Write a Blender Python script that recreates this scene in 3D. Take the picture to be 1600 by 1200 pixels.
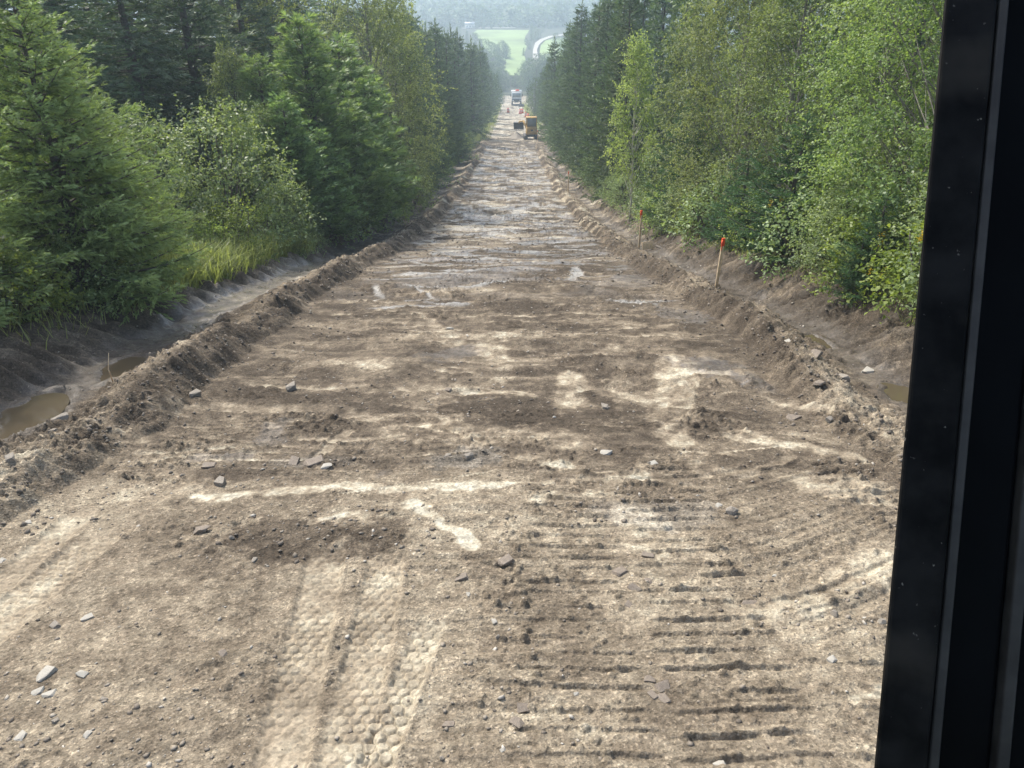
import bpy, bmesh, math, random
import numpy as np
from mathutils import Vector, Matrix, Euler

# ------------------------------------------------------------------ clear, camera, world, sun, exposure
for o in list(bpy.data.objects):
    bpy.data.objects.remove(o)
SC = bpy.context.scene
COL = SC.collection
random.seed(7)
PITCH = math.radians(26.2)
F = 1160.0                                    # focal length in pixels of a 1600 px wide frame
cd = bpy.data.cameras.new('camera')
cam = bpy.data.objects.new('camera', cd)
COL.objects.link(cam)
cam.location = (0, 0, 0)
cam.rotation_euler = (math.pi / 2 - PITCH, 0, 0)
cd.sensor_width = 36.0
cd.lens = 36.0 * F / 1600.0
cd.clip_start = 0.05
cd.clip_end = 6000
SC.camera = cam

SUN_EL, SUN_AZ = math.radians(51), math.radians(-42)      # azimuth from +Y, positive to the right
world = bpy.data.worlds.new('World')
SC.world = world
world.use_nodes = True
wn = world.node_tree.nodes
wl = world.node_tree.links
bg = wn['Background']
sky = wn.new('ShaderNodeTexSky')
sky.sky_type = 'NISHITA'
sky.sun_disc = False
sky.sun_elevation = SUN_EL
sky.sun_rotation = SUN_AZ
sky.air_density = 1.0
sky.dust_density = 4.0
sky.ozone_density = 1.0
wl.new(sky.outputs[0], bg.inputs[0])
bg.inputs[1].default_value = 0.13
sl = bpy.data.lights.new('sun', 'SUN')
sl.energy = 3.0
sl.angle = math.radians(2.0)
sl.color = (1.0, 0.955, 0.87)
sun = bpy.data.objects.new('sun', sl)
COL.objects.link(sun)
sd = Vector((math.sin(SUN_AZ) * math.cos(SUN_EL), math.cos(SUN_AZ) * math.cos(SUN_EL), math.sin(SUN_EL)))
sun.rotation_euler = sd.to_track_quat('Z', 'Y').to_euler()
vs = SC.view_settings
vs.view_transform = 'Standard'
vs.look = 'None'
vs.exposure = 1.0
vs.gamma = 1.0
vs.use_curve_mapping = False
HAZE_DENSITY = 0.0011
cy = SC.cycles
cy.max_bounces = 5
cy.diffuse_bounces = 3
cy.glossy_bounces = 2
cy.transmission_bounces = 3
cy.transparent_max_bounces = 4
cy.volume_bounces = 1
cy.use_denoising = True
cy.caustics_reflective = False
cy.caustics_refractive = False

# ------------------------------------------------------------------ numeric helpers
RNG = np.random.default_rng(11)
_TAB = np.random.default_rng(5).random((256, 256)).astype(np.float32)


def vnoise(x, y, seed=0):
    x = np.asarray(x, dtype=np.float64) + seed * 17.31
    y = np.asarray(y, dtype=np.float64) + seed * 9.77
    xi = np.floor(x).astype(np.int64)
    yi = np.floor(y).astype(np.int64)
    fx = x - xi
    fy = y - yi
    fx = fx * fx * (3 - 2 * fx)
    fy = fy * fy * (3 - 2 * fy)
    a = _TAB[xi & 255, yi & 255]
    b = _TAB[(xi + 1) & 255, yi & 255]
    c = _TAB[xi & 255, (yi + 1) & 255]
    d = _TAB[(xi + 1) & 255, (yi + 1) & 255]
    return (a * (1 - fx) + b * fx) * (1 - fy) + (c * (1 - fx) + d * fx) * fy


def fbm(x, y, octv=4, seed=0, gain=0.5):
    s = 0.0
    a = 1.0
    t = 0.0
    for k in range(octv):
        s = s + a * vnoise(x * 2.0 ** k, y * 2.0 ** k, seed + k * 3)
        t += a
        a *= gain
    return s / t


def worley(x, y, seed=0):
    """distance to the nearest cell point and that cell's own value."""
    x = np.asarray(x, dtype=np.float64) + seed * 13.7
    y = np.asarray(y, dtype=np.float64) + seed * 7.9
    xi = np.floor(x).astype(np.int64)
    yi = np.floor(y).astype(np.int64)
    best = np.full(x.shape, 9.0)
    val = np.zeros(x.shape)
    for i in (-1, 0, 1):
        for j in (-1, 0, 1):
            a = (xi + i) & 255
            b = (yi + j) & 255
            px, py, pv = _TAB[a, b], _TAB[(a * 7 + 31) & 255, (b * 3 + 17) & 255], _TAB[(a + 91) & 255, (b * 5 + 7) & 255]
            d = (xi + i + px - x) ** 2 + (yi + j + py - y) ** 2
            m = d < best
            best = np.where(m, d, best)
            val = np.where(m, pv, val)
    return np.sqrt(best), val


def sstep(a, b, x):
    t = np.clip((x - a) / (b - a), 0, 1)
    return t * t * (3 - 2 * t)


PY = np.array([-40, 0, 7.38, 10.6, 14.85, 25.4, 37.7, 58.8, 76, 104, 127, 192, 266, 330, 380, 440, 560, 640, 720, 900, 1200, 1600, 2300.])
PZ = np.array([3.0, -2.85, -3.94, -4.43, -5.16, -7.2, -9.3, -11.9, -13.6, -15.9, -17.5, -21.6, -26, -28.6, -28.6, -22.3, -12.4, -7.3, -2, 20, 60, 92, 120.])
_tan = np.gradient(PZ, PY)


def P(y):
    """Long profile of the road bed (height along the centre line), eye level = 0."""
    y = np.asarray(y, dtype=np.float64)
    i = np.clip(np.searchsorted(PY, y) - 1, 0, len(PY) - 2)
    h = PY[i + 1] - PY[i]
    t = np.clip((y - PY[i]) / h, 0, 1)
    t2, t3 = t * t, t * t * t
    return ((2 * t3 - 3 * t2 + 1) * PZ[i] + (t3 - 2 * t2 + t) * h * _tan[i]
            + (-2 * t3 + 3 * t2) * PZ[i + 1] + (t3 - t2) * h * _tan[i + 1])


CP, SP = math.cos(PITCH), math.sin(PITCH)
_Y = np.concatenate([np.linspace(1.5, 20, 1500), np.linspace(20.05, 200, 1800), np.linspace(200.5, 1500, 1500)])
_PYV = P(_Y)


def elev(v):
    t = (600.0 - v) / F
    return (-SP + t * CP) / (CP + t * SP)      # dz/dy of the sight line through photo row v


def G(u, v, dz=0.0):
    """ground point seen at photo pixel (u, v)."""
    diff = elev(v) * _Y - (_PYV + dz)
    i = int(np.argmax(diff <= 0))
    if diff[i] > 0:
        i = len(_Y) - 1
    i = max(i, 1)
    f = diff[i - 1] / (diff[i - 1] - diff[i] + 1e-12)
    y = _Y[i - 1] + (_Y[i] - _Y[i - 1]) * f
    z = elev(v) * y
    zc = y * CP - z * SP
    return np.array([(u - 800.0) / F * zc, y, z])


def XU(u, y, z):
    return (u - 800.0) / F * (y * CP - z * SP)


# ------------------------------------------------------------------ object helpers
def tag(o, label=None, cat=None, group=None, kind=None):
    if label:
        o['label'] = label
    if cat:
        o['category'] = cat
    if group:
        o['group'] = group
    if kind:
        o['kind'] = kind
    return o


def empty(name, loc, label=None, cat=None, group=None, rot=0.0):
    o = bpy.data.objects.new(name, None)
    COL.objects.link(o)
    o.location = loc
    o.rotation_euler = (0, 0, rot)
    o.empty_display_size = 0.2
    return tag(o, label, cat, group)


def link(name, mesh, parent=None, loc=None):
    o = bpy.data.objects.new(name, mesh)
    COL.objects.link(o)
    if parent:
        o.parent = parent
    if loc is not None:
        o.location = loc
    return o


def np_mesh(name, V, faces, mat, tint=None, smooth=False, colors=None, extra=None):
    """faces: list of (n,3) / (n,4) index arrays."""
    me = bpy.data.meshes.new(name)
    V = np.asarray(V, dtype=np.float32)
    me.vertices.add(len(V))
    me.vertices.foreach_set('co', V.ravel())
    li, tot = [], []
    for f in faces:
        f = np.asarray(f, dtype=np.int32)
        if len(f) == 0:
            continue
        li.append(f.ravel())
        tot.append(np.full(len(f), f.shape[1], dtype=np.int32))
    li = np.concatenate(li)
    tot = np.concatenate(tot)
    st = np.concatenate([[0], np.cumsum(tot)[:-1]]).astype(np.int32)
    me.loops.add(len(li))
    me.loops.foreach_set('vertex_index', li)
    me.polygons.add(len(tot))
    me.polygons.foreach_set('loop_start', st)
    me.polygons.foreach_set('loop_total', tot)
    if smooth:
        me.polygons.foreach_set('use_smooth', np.ones(len(tot), dtype=bool))
    if tint is not None:
        a = me.attributes.new('tint', 'FLOAT', 'POINT')
        a.data.foreach_set('value', np.asarray(tint, dtype=np.float32))
    if colors is not None:
        a = me.attributes.new('soil', 'FLOAT_COLOR', 'POINT')
        c = np.ones((len(V), 4), dtype=np.float32)
        c[:, :3] = colors
        a.data.foreach_set('color', c.ravel())
    if extra:
        for k, arr in extra.items():
            a = me.attributes.new(k, 'FLOAT', 'POINT')
            a.data.foreach_set('value', np.asarray(arr, dtype=np.float32))
    me.materials.append(mat)
    me.update(calc_edges=True)
    return me


class MB:
    """Collects boxes, tubes and loops into one mesh."""

    def __init__(self):
        self.V, self.Q, self.T, self.n = [], [], [], 0

    def add(self, v, q=None, t=None):
        v = np.asarray(v, dtype=np.float64)
        if q is not None and len(q):
            self.Q.append(np.asarray(q) + self.n)
        if t is not None and len(t):
            self.T.append(np.asarray(t) + self.n)
        self.V.append(v)
        self.n += len(v)

    def box(self, c, s, rot=None, taper=1.0):
        x, y, z = s[0] / 2, s[1] / 2, s[2] / 2
        v = np.array([[-x, -y, -z], [x, -y, -z], [x, y, -z], [-x, y, -z], [-x, -y, z], [x, -y, z], [x, y, z], [-x, y, z]])
        v[4:, :2] *= taper
        if rot is not None:
            R = np.array(Euler(rot).to_matrix())
            v = v @ R.T
        self.add(v + np.asarray(c), [[0, 3, 2, 1], [4, 5, 6, 7], [0, 1, 5, 4], [1, 2, 6, 5], [2, 3, 7, 6], [3, 0, 4, 7]])

    def tube(self, pts, rad, n=6, cap=True):
        pts = np.asarray(pts, dtype=np.float64)
        rad = np.broadcast_to(np.asarray(rad, dtype=np.float64), (len(pts),))
        d = np.gradient(pts, axis=0)
        d /= np.linalg.norm(d, axis=1)[:, None] + 1e-9
        ref = np.array([1.0, 0.13, 0.07]) if abs(d[0, 0]) < 0.8 else np.array([0, 1.0, 0.1])
        a = np.cross(d, ref)
        a /= np.linalg.norm(a, axis=1)[:, None] + 1e-9
        b = np.cross(d, a)
        th = np.arange(n) / n * 2 * np.pi
        ring = pts[:, None, :] + rad[:, None, None] * (np.cos(th)[None, :, None] * a[:, None, :] + np.sin(th)[None, :, None] * b[:, None, :])
        v = ring.reshape(-1, 3)
        i = np.arange(len(pts) - 1)[:, None] * n
        j = np.arange(n)[None, :]
        k = (j + 1) % n
        q = np.stack([i + j, i + k, i + n + k, i + n + j], -1).reshape(-1, 4)
        t = []
        if cap:
            m = len(pts)
            v = np.vstack([v, pts[0], pts[-1]])
            for jj in range(n):
                t.append([m * n, (jj + 1) % n, jj])
                t.append([m * n + 1, (m - 1) * n + jj, (m - 1) * n + (jj + 1) % n])
        self.add(v, q, t if cap else None)

    def prism(self, prof, x0, x1):
        """closed (y,z) profile extruded along x."""
        n = len(prof)
        p = np.asarray(prof, dtype=np.float64)
        v = np.vstack([np.c_[np.full(n, x0), p], np.c_[np.full(n, x1), p]])
        q = [[i, (i + 1) % n, n + (i + 1) % n, n + i] for i in range(n)]
        c0 = np.array([[x0, p[:, 0].mean(), p[:, 1].mean()], [x1, p[:, 0].mean(), p[:, 1].mean()]])
        v = np.vstack([v, c0])
        t = [[2 * n, (i + 1) % n, i] for i in range(n)] + [[2 * n + 1, n + i, n + (i + 1) % n] for i in range(n)]
        self.add(v, q, t)

    def mesh(self, name, mat, smooth=False):
        V = np.vstack(self.V)
        fs = []
        if self.Q:
            fs.append(np.vstack(self.Q))
        if self.T:
            fs.append(np.vstack(self.T))
        return np_mesh(name, V, fs, mat, smooth=smooth)

    def build(self, name, mat, parent=None, bevel=0.0, smooth=False):
        o = link(name, self.mesh(name, mat, smooth), parent)
        if bevel:
            b = o.modifiers.new('edge', 'BEVEL')
            b.width = bevel
            b.segments = 2
            b.limit_method = 'ANGLE'
        return o


def copy_thing(root, loc, rot=None, scale=None):
    c = root.copy()
    COL.objects.link(c)
    c.location = loc
    if rot is not None:
        c.rotation_euler = rot
    if scale is not None:
        c.scale = scale
    for ch in root.children:
        k = ch.copy()
        COL.objects.link(k)
        k.parent = c
        for g in ch.children:
            m = g.copy()
            COL.objects.link(m)
            m.parent = k
    return c


# ------------------------------------------------------------------ materials
def new_mat(name):
    m = bpy.data.materials.new(name)
    m.use_nodes = True
    nt = m.node_tree
    nt.nodes.clear()
    out = nt.nodes.new('ShaderNodeOutputMaterial')
    return m, nt, out


def node(nt, kind, **kw):
    n = nt.nodes.new(kind)
    for k, v in kw.items():
        if k.startswith('in_'):
            key = k[3:]
            n.inputs[int(key) if key.isdigit() else key.replace('_', ' ')].default_value = v
        else:
            setattr(n, k, v)
    return n


def simple_mat(name, color, rough=0.6, metal=0.0, var=0.15, scale=12.0, bump=0.0, spec=0.5, rust=None):
    m, nt, out = new_mat(name)
    L = nt.links
    p = node(nt, 'ShaderNodeBsdfPrincipled', in_Roughness=rough, in_Metallic=metal)
    p.inputs['Specular IOR Level'].default_value = spec
    tc = node(nt, 'ShaderNodeTexCoord')
    nz = node(nt, 'ShaderNodeTexNoise', in_Scale=scale, in_Detail=6.0, in_Roughness=0.6)
    L.new(tc.outputs['Object'], nz.inputs['Vector'])
    r = node(nt, 'ShaderNodeValToRGB')
    c = np.array(color)
    lo, hi = c * (1 - var), np.minimum(c * (1 + var), 1)
    if rust is not None:
        lo = np.array(rust)
    r.color_ramp.elements[0].color = (*lo, 1)
    r.color_ramp.elements[1].color = (*hi, 1)
    r.color_ramp.elements[0].position = 0.35
    r.color_ramp.elements[1].position = 0.65
    L.new(nz.outputs['Fac'], r.inputs[0])
    L.new(r.outputs[0], p.inputs['Base Color'])
    if bump:
        b = node(nt, 'ShaderNodeBump', in_Strength=0.6, in_Distance=bump)
        L.new(nz.outputs['Fac'], b.inputs['Height'])
        L.new(b.outputs[0], p.inputs['Normal'])
    L.new(p.outputs[0], out.inputs[0])
    return m


def leaf_mat(name, dark, light, trans=0.3, rough=0.5, spec=0.4, objvar=0.25, back=None):
    m, nt, out = new_mat(name)
    L = nt.links
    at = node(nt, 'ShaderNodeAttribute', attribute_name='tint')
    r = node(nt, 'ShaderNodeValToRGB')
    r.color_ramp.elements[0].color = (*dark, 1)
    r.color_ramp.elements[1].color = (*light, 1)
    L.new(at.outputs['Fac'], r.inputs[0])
    oi = node(nt, 'ShaderNodeObjectInfo')
    hs = node(nt, 'ShaderNodeHueSaturation')
    mr = node(nt, 'ShaderNodeMapRange')
    mr.inputs['To Min'].default_value = 1 - objvar
    mr.inputs['To Max'].default_value = 1 + objvar
    L.new(oi.outputs['Random'], mr.inputs['Value'])
    L.new(mr.outputs[0], hs.inputs['Value'])
    mr2 = node(nt, 'ShaderNodeMapRange')
    mr2.inputs['From Min'].default_value = 0
    mr2.inputs['To Min'].default_value = 0.49
    mr2.inputs['To Max'].default_value = 0.512
    ma = node(nt, 'ShaderNodeMath', operation='FRACT')
    mm = node(nt, 'ShaderNodeMath', operation='MULTIPLY', in_1=7.13)
    L.new(oi.outputs['Random'], mm.inputs[0])
    L.new(mm.outputs[0], ma.inputs[0])
    L.new(ma.outputs[0], mr2.inputs['Value'])
    L.new(mr2.outputs[0], hs.inputs['Hue'])
    L.new(r.outputs[0], hs.inputs['Color'])
    p = node(nt, 'ShaderNodeBsdfPrincipled', in_Roughness=rough)
    p.inputs['Specular IOR Level'].default_value = spec
    L.new(hs.outputs[0], p.inputs['Base Color'])
    t = node(nt, 'ShaderNodeBsdfTranslucent')
    g = node(nt, 'ShaderNodeMix', data_type='RGBA', blend_type='MULTIPLY')
    g.inputs[0].default_value = 1.0
    L.new(hs.outputs[0], g.inputs[6])
    g.inputs[7].default_value = (1.5, 1.5, 0.7, 1)
    L.new(g.outputs[2], t.inputs['Color'])
    mx = node(nt, 'ShaderNodeMixShader', in_0=trans)
    L.new(p.outputs[0], mx.inputs[1])
    L.new(t.outputs[0], mx.inputs[2])
    L.new(mx.outputs[0], out.inputs[0])
    return m


def soil_mat(name):
    """Bare soil: colour from the mesh's own mottling, gravel grain and damp sheen."""
    m, nt, out = new_mat(name)
    L = nt.links
    at = node(nt, 'ShaderNodeAttribute', attribute_name='soil')
    wt = node(nt, 'ShaderNodeAttribute', attribute_name='wet')
    pr = node(nt, 'ShaderNodeAttribute', attribute_name='pressed')
    tc = node(nt, 'ShaderNodeTexCoord')
    n1 = node(nt, 'ShaderNodeTexNoise', in_Scale=22.0, in_Detail=8.0, in_Roughness=0.72)
    n2 = node(nt, 'ShaderNodeTexVoronoi', in_Scale=55.0)
    n3 = node(nt, 'ShaderNodeTexNoise', in_Scale=4.0, in_Detail=9.0, in_Roughness=0.75)
    for n in (n1, n2, n3):
        L.new(tc.outputs['Object'], n.inputs['Vector'])
    mr = node(nt, 'ShaderNodeMapRange', in_1=0.3, in_2=0.7, in_3=0.64, in_4=1.36)
    L.new(n1.outputs['Fac'], mr.inputs[0])
    mr3 = node(nt, 'ShaderNodeMapRange', in_1=0.3, in_2=0.7, in_3=0.75, in_4=1.25)
    L.new(n3.outputs['Fac'], mr3.inputs[0])
    mu = node(nt, 'ShaderNodeMath', operation='MULTIPLY')
    L.new(mr.outputs[0], mu.inputs[0])
    L.new(mr3.outputs[0], mu.inputs[1])
    # single grains: each little cell its own value
    bw = node(nt, 'ShaderNodeRGBToBW')
    L.new(n2.outputs['Color'], bw.inputs[0])
    mr2 = node(nt, 'ShaderNodeMapRange', in_1=0.2, in_2=0.8, in_3=0.82, in_4=1.18)
    L.new(bw.outputs[0], mr2.inputs[0])
    mu2 = node(nt, 'ShaderNodeMath', operation='MULTIPLY')
    L.new(mu.outputs[0], mu2.inputs[0])
    L.new(mr2.outputs[0], mu2.inputs[1])
    # pale and dark chips pressed into the soil
    for sc_, lo_, hi_ in ((120.0, .07, .91), (48.0, .05, .94)):
        vo = node(nt, 'ShaderNodeTexVoronoi', in_Scale=sc_)
        L.new(tc.outputs['Object'], vo.inputs['Vector'])
        sx_ = node(nt, 'ShaderNodeSeparateColor')
        L.new(vo.outputs['Color'], sx_.inputs[0])
        cr_ = node(nt, 'ShaderNodeValToRGB')
        cr_.color_ramp.interpolation = 'CONSTANT'
        el = cr_.color_ramp.elements
        el[0].position, el[0].color = 0.0, (.68, .68, .68, 1)
        el[1].position, el[1].color = lo_, (1, 1, 1, 1)
        e3 = el.new(hi_)
        e3.color = (1.42, 1.42, 1.42, 1)
        L.new(sx_.outputs[0], cr_.inputs[0])
        mxx = node(nt, 'ShaderNodeMix', data_type='RGBA')
        L.new(pr.outputs['Fac'], mxx.inputs[0])
        L.new(cr_.outputs[0], mxx.inputs[6])
        mxx.inputs[7].default_value = (1, 1, 1, 1)
        m3 = node(nt, 'ShaderNodeMath', operation='MULTIPLY')
        L.new(mu2.outputs[0], m3.inputs[0])
        L.new(mxx.outputs[2], m3.inputs[1])
        mu2 = m3
    vm = node(nt, 'ShaderNodeVectorMath', operation='SCALE')
    L.new(at.outputs['Color'], vm.inputs[0])
    L.new(mu2.outputs[0], vm.inputs['Scale'])
    p = node(nt, 'ShaderNodeBsdfPrincipled')
    L.new(vm.outputs[0], p.inputs['Base Color'])
    rr = node(nt, 'ShaderNodeMapRange', in_1=0.0, in_2=1.0, in_3=0.92, in_4=0.24)
    # wet sheen broken up by noise
    wn_ = node(nt, 'ShaderNodeMath', operation='MULTIPLY')
    mrw = node(nt, 'ShaderNodeMapRange', in_1=0.35, in_2=0.6, in_3=0.35, in_4=1.0)
    L.new(n3.outputs['Fac'], mrw.inputs[0])
    L.new(wt.outputs['Fac'], wn_.inputs[0])
    L.new(mrw.outputs[0], wn_.inputs[1])
    L.new(wn_.outputs[0], rr.inputs[0])
    L.new(rr.outputs[0], p.inputs['Roughness'])
    sp = node(nt, 'ShaderNodeMapRange', in_1=0.0, in_2=1.0, in_3=0.15, in_4=0.8)
    L.new(wn_.outputs[0], sp.inputs[0])
    L.new(sp.outputs[0], p.inputs['Specular IOR Level'])
    ad = node(nt, 'ShaderNodeMath', operation='MULTIPLY_ADD', in_1=0.35)
    L.new(n2.outputs['Distance'], ad.inputs[0])
    L.new(n1.outputs['Fac'], ad.inputs[2])
    b = node(nt, 'ShaderNodeBump', in_Distance=0.026)
    bs = node(nt, 'ShaderNodeMapRange', in_1=0.0, in_2=1.0, in_3=0.85, in_4=0.30)
    mxw = node(nt, 'ShaderNodeMath', operation='MAXIMUM')
    L.new(wt.outputs['Fac'], mxw.inputs[0])
    L.new(pr.outputs['Fac'], mxw.inputs[1])
    L.new(mxw.outputs[0], bs.inputs[0])
    L.new(bs.outputs[0], b.inputs['Strength'])
    L.new(ad.outputs[0], b.inputs['Height'])
    L.new(b.outputs[0], p.inputs['Normal'])
    L.new(p.outputs[0], out.inputs[0])
    return m


M_SOIL = soil_mat('soil')
M_FLOOR = simple_mat('forest_litter', (0.048, 0.056, 0.026), 0.95, var=0.5, scale=3.0, bump=0.05)
M_FIELD = simple_mat('field_grass', (0.22, 0.30, 0.095), 0.9, var=0.35, scale=0.03)
M_FARROAD = simple_mat('pale_gravel', (0.47, 0.44, 0.39), 0.9, var=0.1, scale=0.4)
M_BARK = simple_mat('bark', (0.10, 0.085, 0.07), 0.9, var=0.35, scale=14, bump=0.01)
M_PALEBARK = simple_mat('pale_bark', (0.22, 0.20, 0.175), 0.8, var=0.35, scale=9, bump=0.004)
M_WHITEBARK = simple_mat('white_bark', (0.55, 0.52, 0.46), 0.75, var=0.25, scale=6)
M_STONE = simple_mat('grey_stone', (0.24, 0.21, 0.17), 0.85, var=0.3, scale=18, bump=0.006)
M_SLATE = simple_mat('brown_slate', (0.19, 0.155, 0.12), 0.8, var=0.3, scale=15, bump=0.004)
M_PALE = simple_mat('pale_stone', (0.36, 0.335, 0.285), 0.85, var=0.2, scale=22, bump=0.004)
M_GRAVEL = None
M_WOOD = simple_mat('raw_wood', (0.68, 0.52, 0.33), 0.8, var=0.2, scale=20)
M_ORANGE = simple_mat('orange_paint', (0.85, 0.085, 0.02), 0.6, var=0.1)
M_YELLOW = simple_mat('machine_yellow', (0.40, 0.235, 0.045), 0.6, var=0.3, scale=3)
M_BLACKM = simple_mat('dark_steel', (0.028, 0.027, 0.026), 0.6, var=0.4, scale=5)
M_STEEL = simple_mat('worn_steel', (0.12, 0.11, 0.10), 0.5, metal=0.4, var=0.3, scale=5)
M_GLASS = simple_mat('tinted_glass', (0.22, 0.25, 0.25), 0.12, var=0.1)
M_WHITE = simple_mat('white_paint', (0.75, 0.75, 0.73), 0.5, var=0.08, scale=2)
M_TIN = simple_mat('tin_roof', (0.55, 0.56, 0.57), 0.45, var=0.1, scale=2)
M_FRAME = simple_mat('black_powder_coat', (0.0016, 0.0018, 0.0022), 0.5, var=0.5, scale=9, bump=0.0006, spec=.06)
M_TRIM = simple_mat('worn_black_trim', (0.006, 0.0058, 0.0056), 0.6, var=0.9, scale=22, bump=0.0008, spec=.10)
_nt = M_TRIM.node_tree
_p = [n for n in _nt.nodes if n.type == 'BSDF_PRINCIPLED'][0]
_src = _p.inputs['Base Color'].links[0].from_socket
_tc = [n for n in _nt.nodes if n.type == 'TEX_COORD'][0]
for _sc, _lo, _hi, _colr in ((150.0, .70, .74, (.16, .15, .13, 1)), (9.0, .50, .75, (.035, .031, .026, 1))):     # paint chips, dried dust
    _n = node(_nt, 'ShaderNodeTexNoise', in_Scale=_sc, in_Detail=4.0)
    _nt.links.new(_tc.outputs['Object'], _n.inputs['Vector'])
    _m = node(_nt, 'ShaderNodeMapRange', in_1=_lo, in_2=_hi)
    _nt.links.new(_n.outputs['Fac'], _m.inputs[0])
    _x = node(_nt, 'ShaderNodeMix', data_type='RGBA')
    _nt.links.new(_m.outputs[0], _x.inputs[0])
    _nt.links.new(_src, _x.inputs[6])
    _x.inputs[7].default_value = _colr
    _src = _x.outputs[2]
_nt.links.new(_src, _p.inputs['Base Color'])
M_RUBBER = simple_mat('rubber', (0.022, 0.022, 0.021), 0.45, var=0.4, scale=30, spec=.3)

L_NSPRUCE = leaf_mat('needles_near', (0.045, 0.081, 0.031), (0.334, 0.432, 0.180), 0.28, 0.5, 0.3, 0.12)
L_SPRUCE = leaf_mat('needles_dark', (0.036, 0.066, 0.036), (0.163, 0.228, 0.123), 0.20, 0.55, 0.3, 0.22)
L_FIR = leaf_mat('fir_needles', (0.022, 0.055, 0.028), (0.120, 0.215, 0.090), 0.20, 0.5, 0.3, 0.12)
L_CEDAR = leaf_mat('cedar_sprays', (0.061, 0.121, 0.042), (0.306, 0.419, 0.181), 0.30, 0.5, 0.25, 0.12)
L_BIRCH = leaf_mat('birch_leaves', (0.096, 0.130, 0.056), (0.347, 0.404, 0.185), 0.40, 0.55, 0.3, 0.14)
L_POPLAR = leaf_mat('poplar_leaves', (0.079, 0.131, 0.048), (0.334, 0.427, 0.169), 0.42, 0.5, 0.35, 0.14)
L_LIGHT = leaf_mat('young_leaves', (0.143, 0.215, 0.071), (0.437, 0.530, 0.210), 0.46, 0.5, 0.35, 0.05)
L_ALDER = leaf_mat('alder_leaves', (0.108, 0.160, 0.068), (0.359, 0.451, 0.209), 0.36, 0.48, 0.4, 0.14)
L_WEED = leaf_mat('weed_leaves', (0.100, 0.155, 0.036), (0.370, 0.450, 0.120), 0.42, 0.5, 0.35, 0.15)
L_GRASS = leaf_mat('grass_blades', (0.170, 0.205, 0.075), (0.400, 0.440, 0.190), 0.42, 0.5, 0.3, 0.1)
L_FAR = leaf_mat('distant_leaves', (0.045, 0.085, 0.036), (0.170, 0.240, 0.085), 0.25, 0.6, 0.3, 0.25)
M_FLOWER = leaf_mat('goldenrod_heads', (0.42, 0.27, 0.015), (0.72, 0.50, 0.03), 0.3, 0.6, 0.3, 0.05)

# ------------------------------------------------------------------ ground
DL = np.array([-3.0, -0.5, 0, 0.17, 0.40, 0.60, 0.95, 1.35, 1.75, 2.1, 2.45, 3.0, 4.5, 9])
HL = np.array([0, 0.0, 0.02, 0.20, 0.35, 0.30, 0.05, -0.07, -0.11, -0.06, 0.18, 0.46, 0.60, 0.7])
DR = np.array([-3.0, -0.5, 0, 0.10, 0.28, 0.55, 0.82, 1.25, 1.6, 1.95, 2.5, 3.6, 9])
HR = np.array([0, 0.0, 0.02, 0.18, 0.32, 0.27, 0.05, -0.10, -0.08, 0.10, 0.50, 0.66, 0.7])

STROKES = []


def stroke(u0, v0, u1, v1, w, amt, kind='dry'):
    a, b = G(u0, v0), G(u1, v1)
    STROKES.append((a[0], a[1], b[0], b[1], w, amt, kind))


for s in [(310, 780, 590, 762, .10, .95), (600, 768, 860, 757, .07, .7), (638, 790, 735, 850, .11, 1.0),
          (490, 818, 560, 803, .05, .6), (842, 728, 885, 730, .10, .8), (888, 588, 894, 642, .20, .75),
          (1058, 560, 1056, 690, .20, .75), (655, 488, 705, 530, .14, .6), (770, 530, 775, 592, .24, .5),
          (690, 607, 830, 615, .10, .75), (620, 676, 900, 690, .26, .55), (900, 748, 1050, 742, .16, .55),
          (1140, 676, 1330, 715, .12, .65), (1200, 625, 1295, 648, .08, .8), (935, 610, 1030, 622, .08, .5),
          (430, 662, 560, 645, .10, .55), (720, 490, 900, 492, .15, .45), (800, 522, 1080, 530, .18, .45),
          (520, 560, 580, 575, .20, .45), (250, 655, 290, 640, .22, .55), (200, 690, 240, 675, .2, .5), (560, 655, 590, 660, .18, .4),
          (1100, 730, 1330, 760, .2, .5), (1220, 960, 1380, 900, .25, .4), (900, 560, 960, 545, .25, .4),
          (820, 720, 845, 715, .1, .4), (840, 780, 960, 772, .14, .4), (1010, 810, 1050, 860, .25, .3),
          (1340, 1090, 1370, 1080, .12, .8), (640, 460, 760, 455, .3, .45), (480, 480, 560, 470, .3, .4)]:
    stroke(*s)
for s in [(1085, 570, 1190, 605, .30, .9, 'wet'), (845, 355, 890, 350, .8, .7, 'wet'), (640, 440, 780, 430, .9, .45, 'wet'),
          (440, 655, 425, 690, .2, .5, 'wet'), (300, 720, 370, 716, .16, .6, 'wet'), (690, 555, 720, 550, .3, .5, 'wet'),
          (1090, 505, 1010, 470, .3, .6, 'wet'), (590, 750, 600, 742, .1, .5, 'wet'),
          (430, 725, 560, 722, .22, .6, 'rubble'), (680, 722, 760, 716, .18, .8, 'rubble'),
          (940, 800, 1090, 795, .25, .5, 'rubble'), (620, 830, 400, 845, .32, .75, 'dark'), (750, 655, 900, 645, .2, .6, 'dark'),
          (700, 640, 840, 628, .16, .7, 'dark'), (430, 745, 330, 742, .16, .5, 'dark'), (930, 590, 935, 640, .16, .6, 'dark')]:
    stroke(*s)

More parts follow.
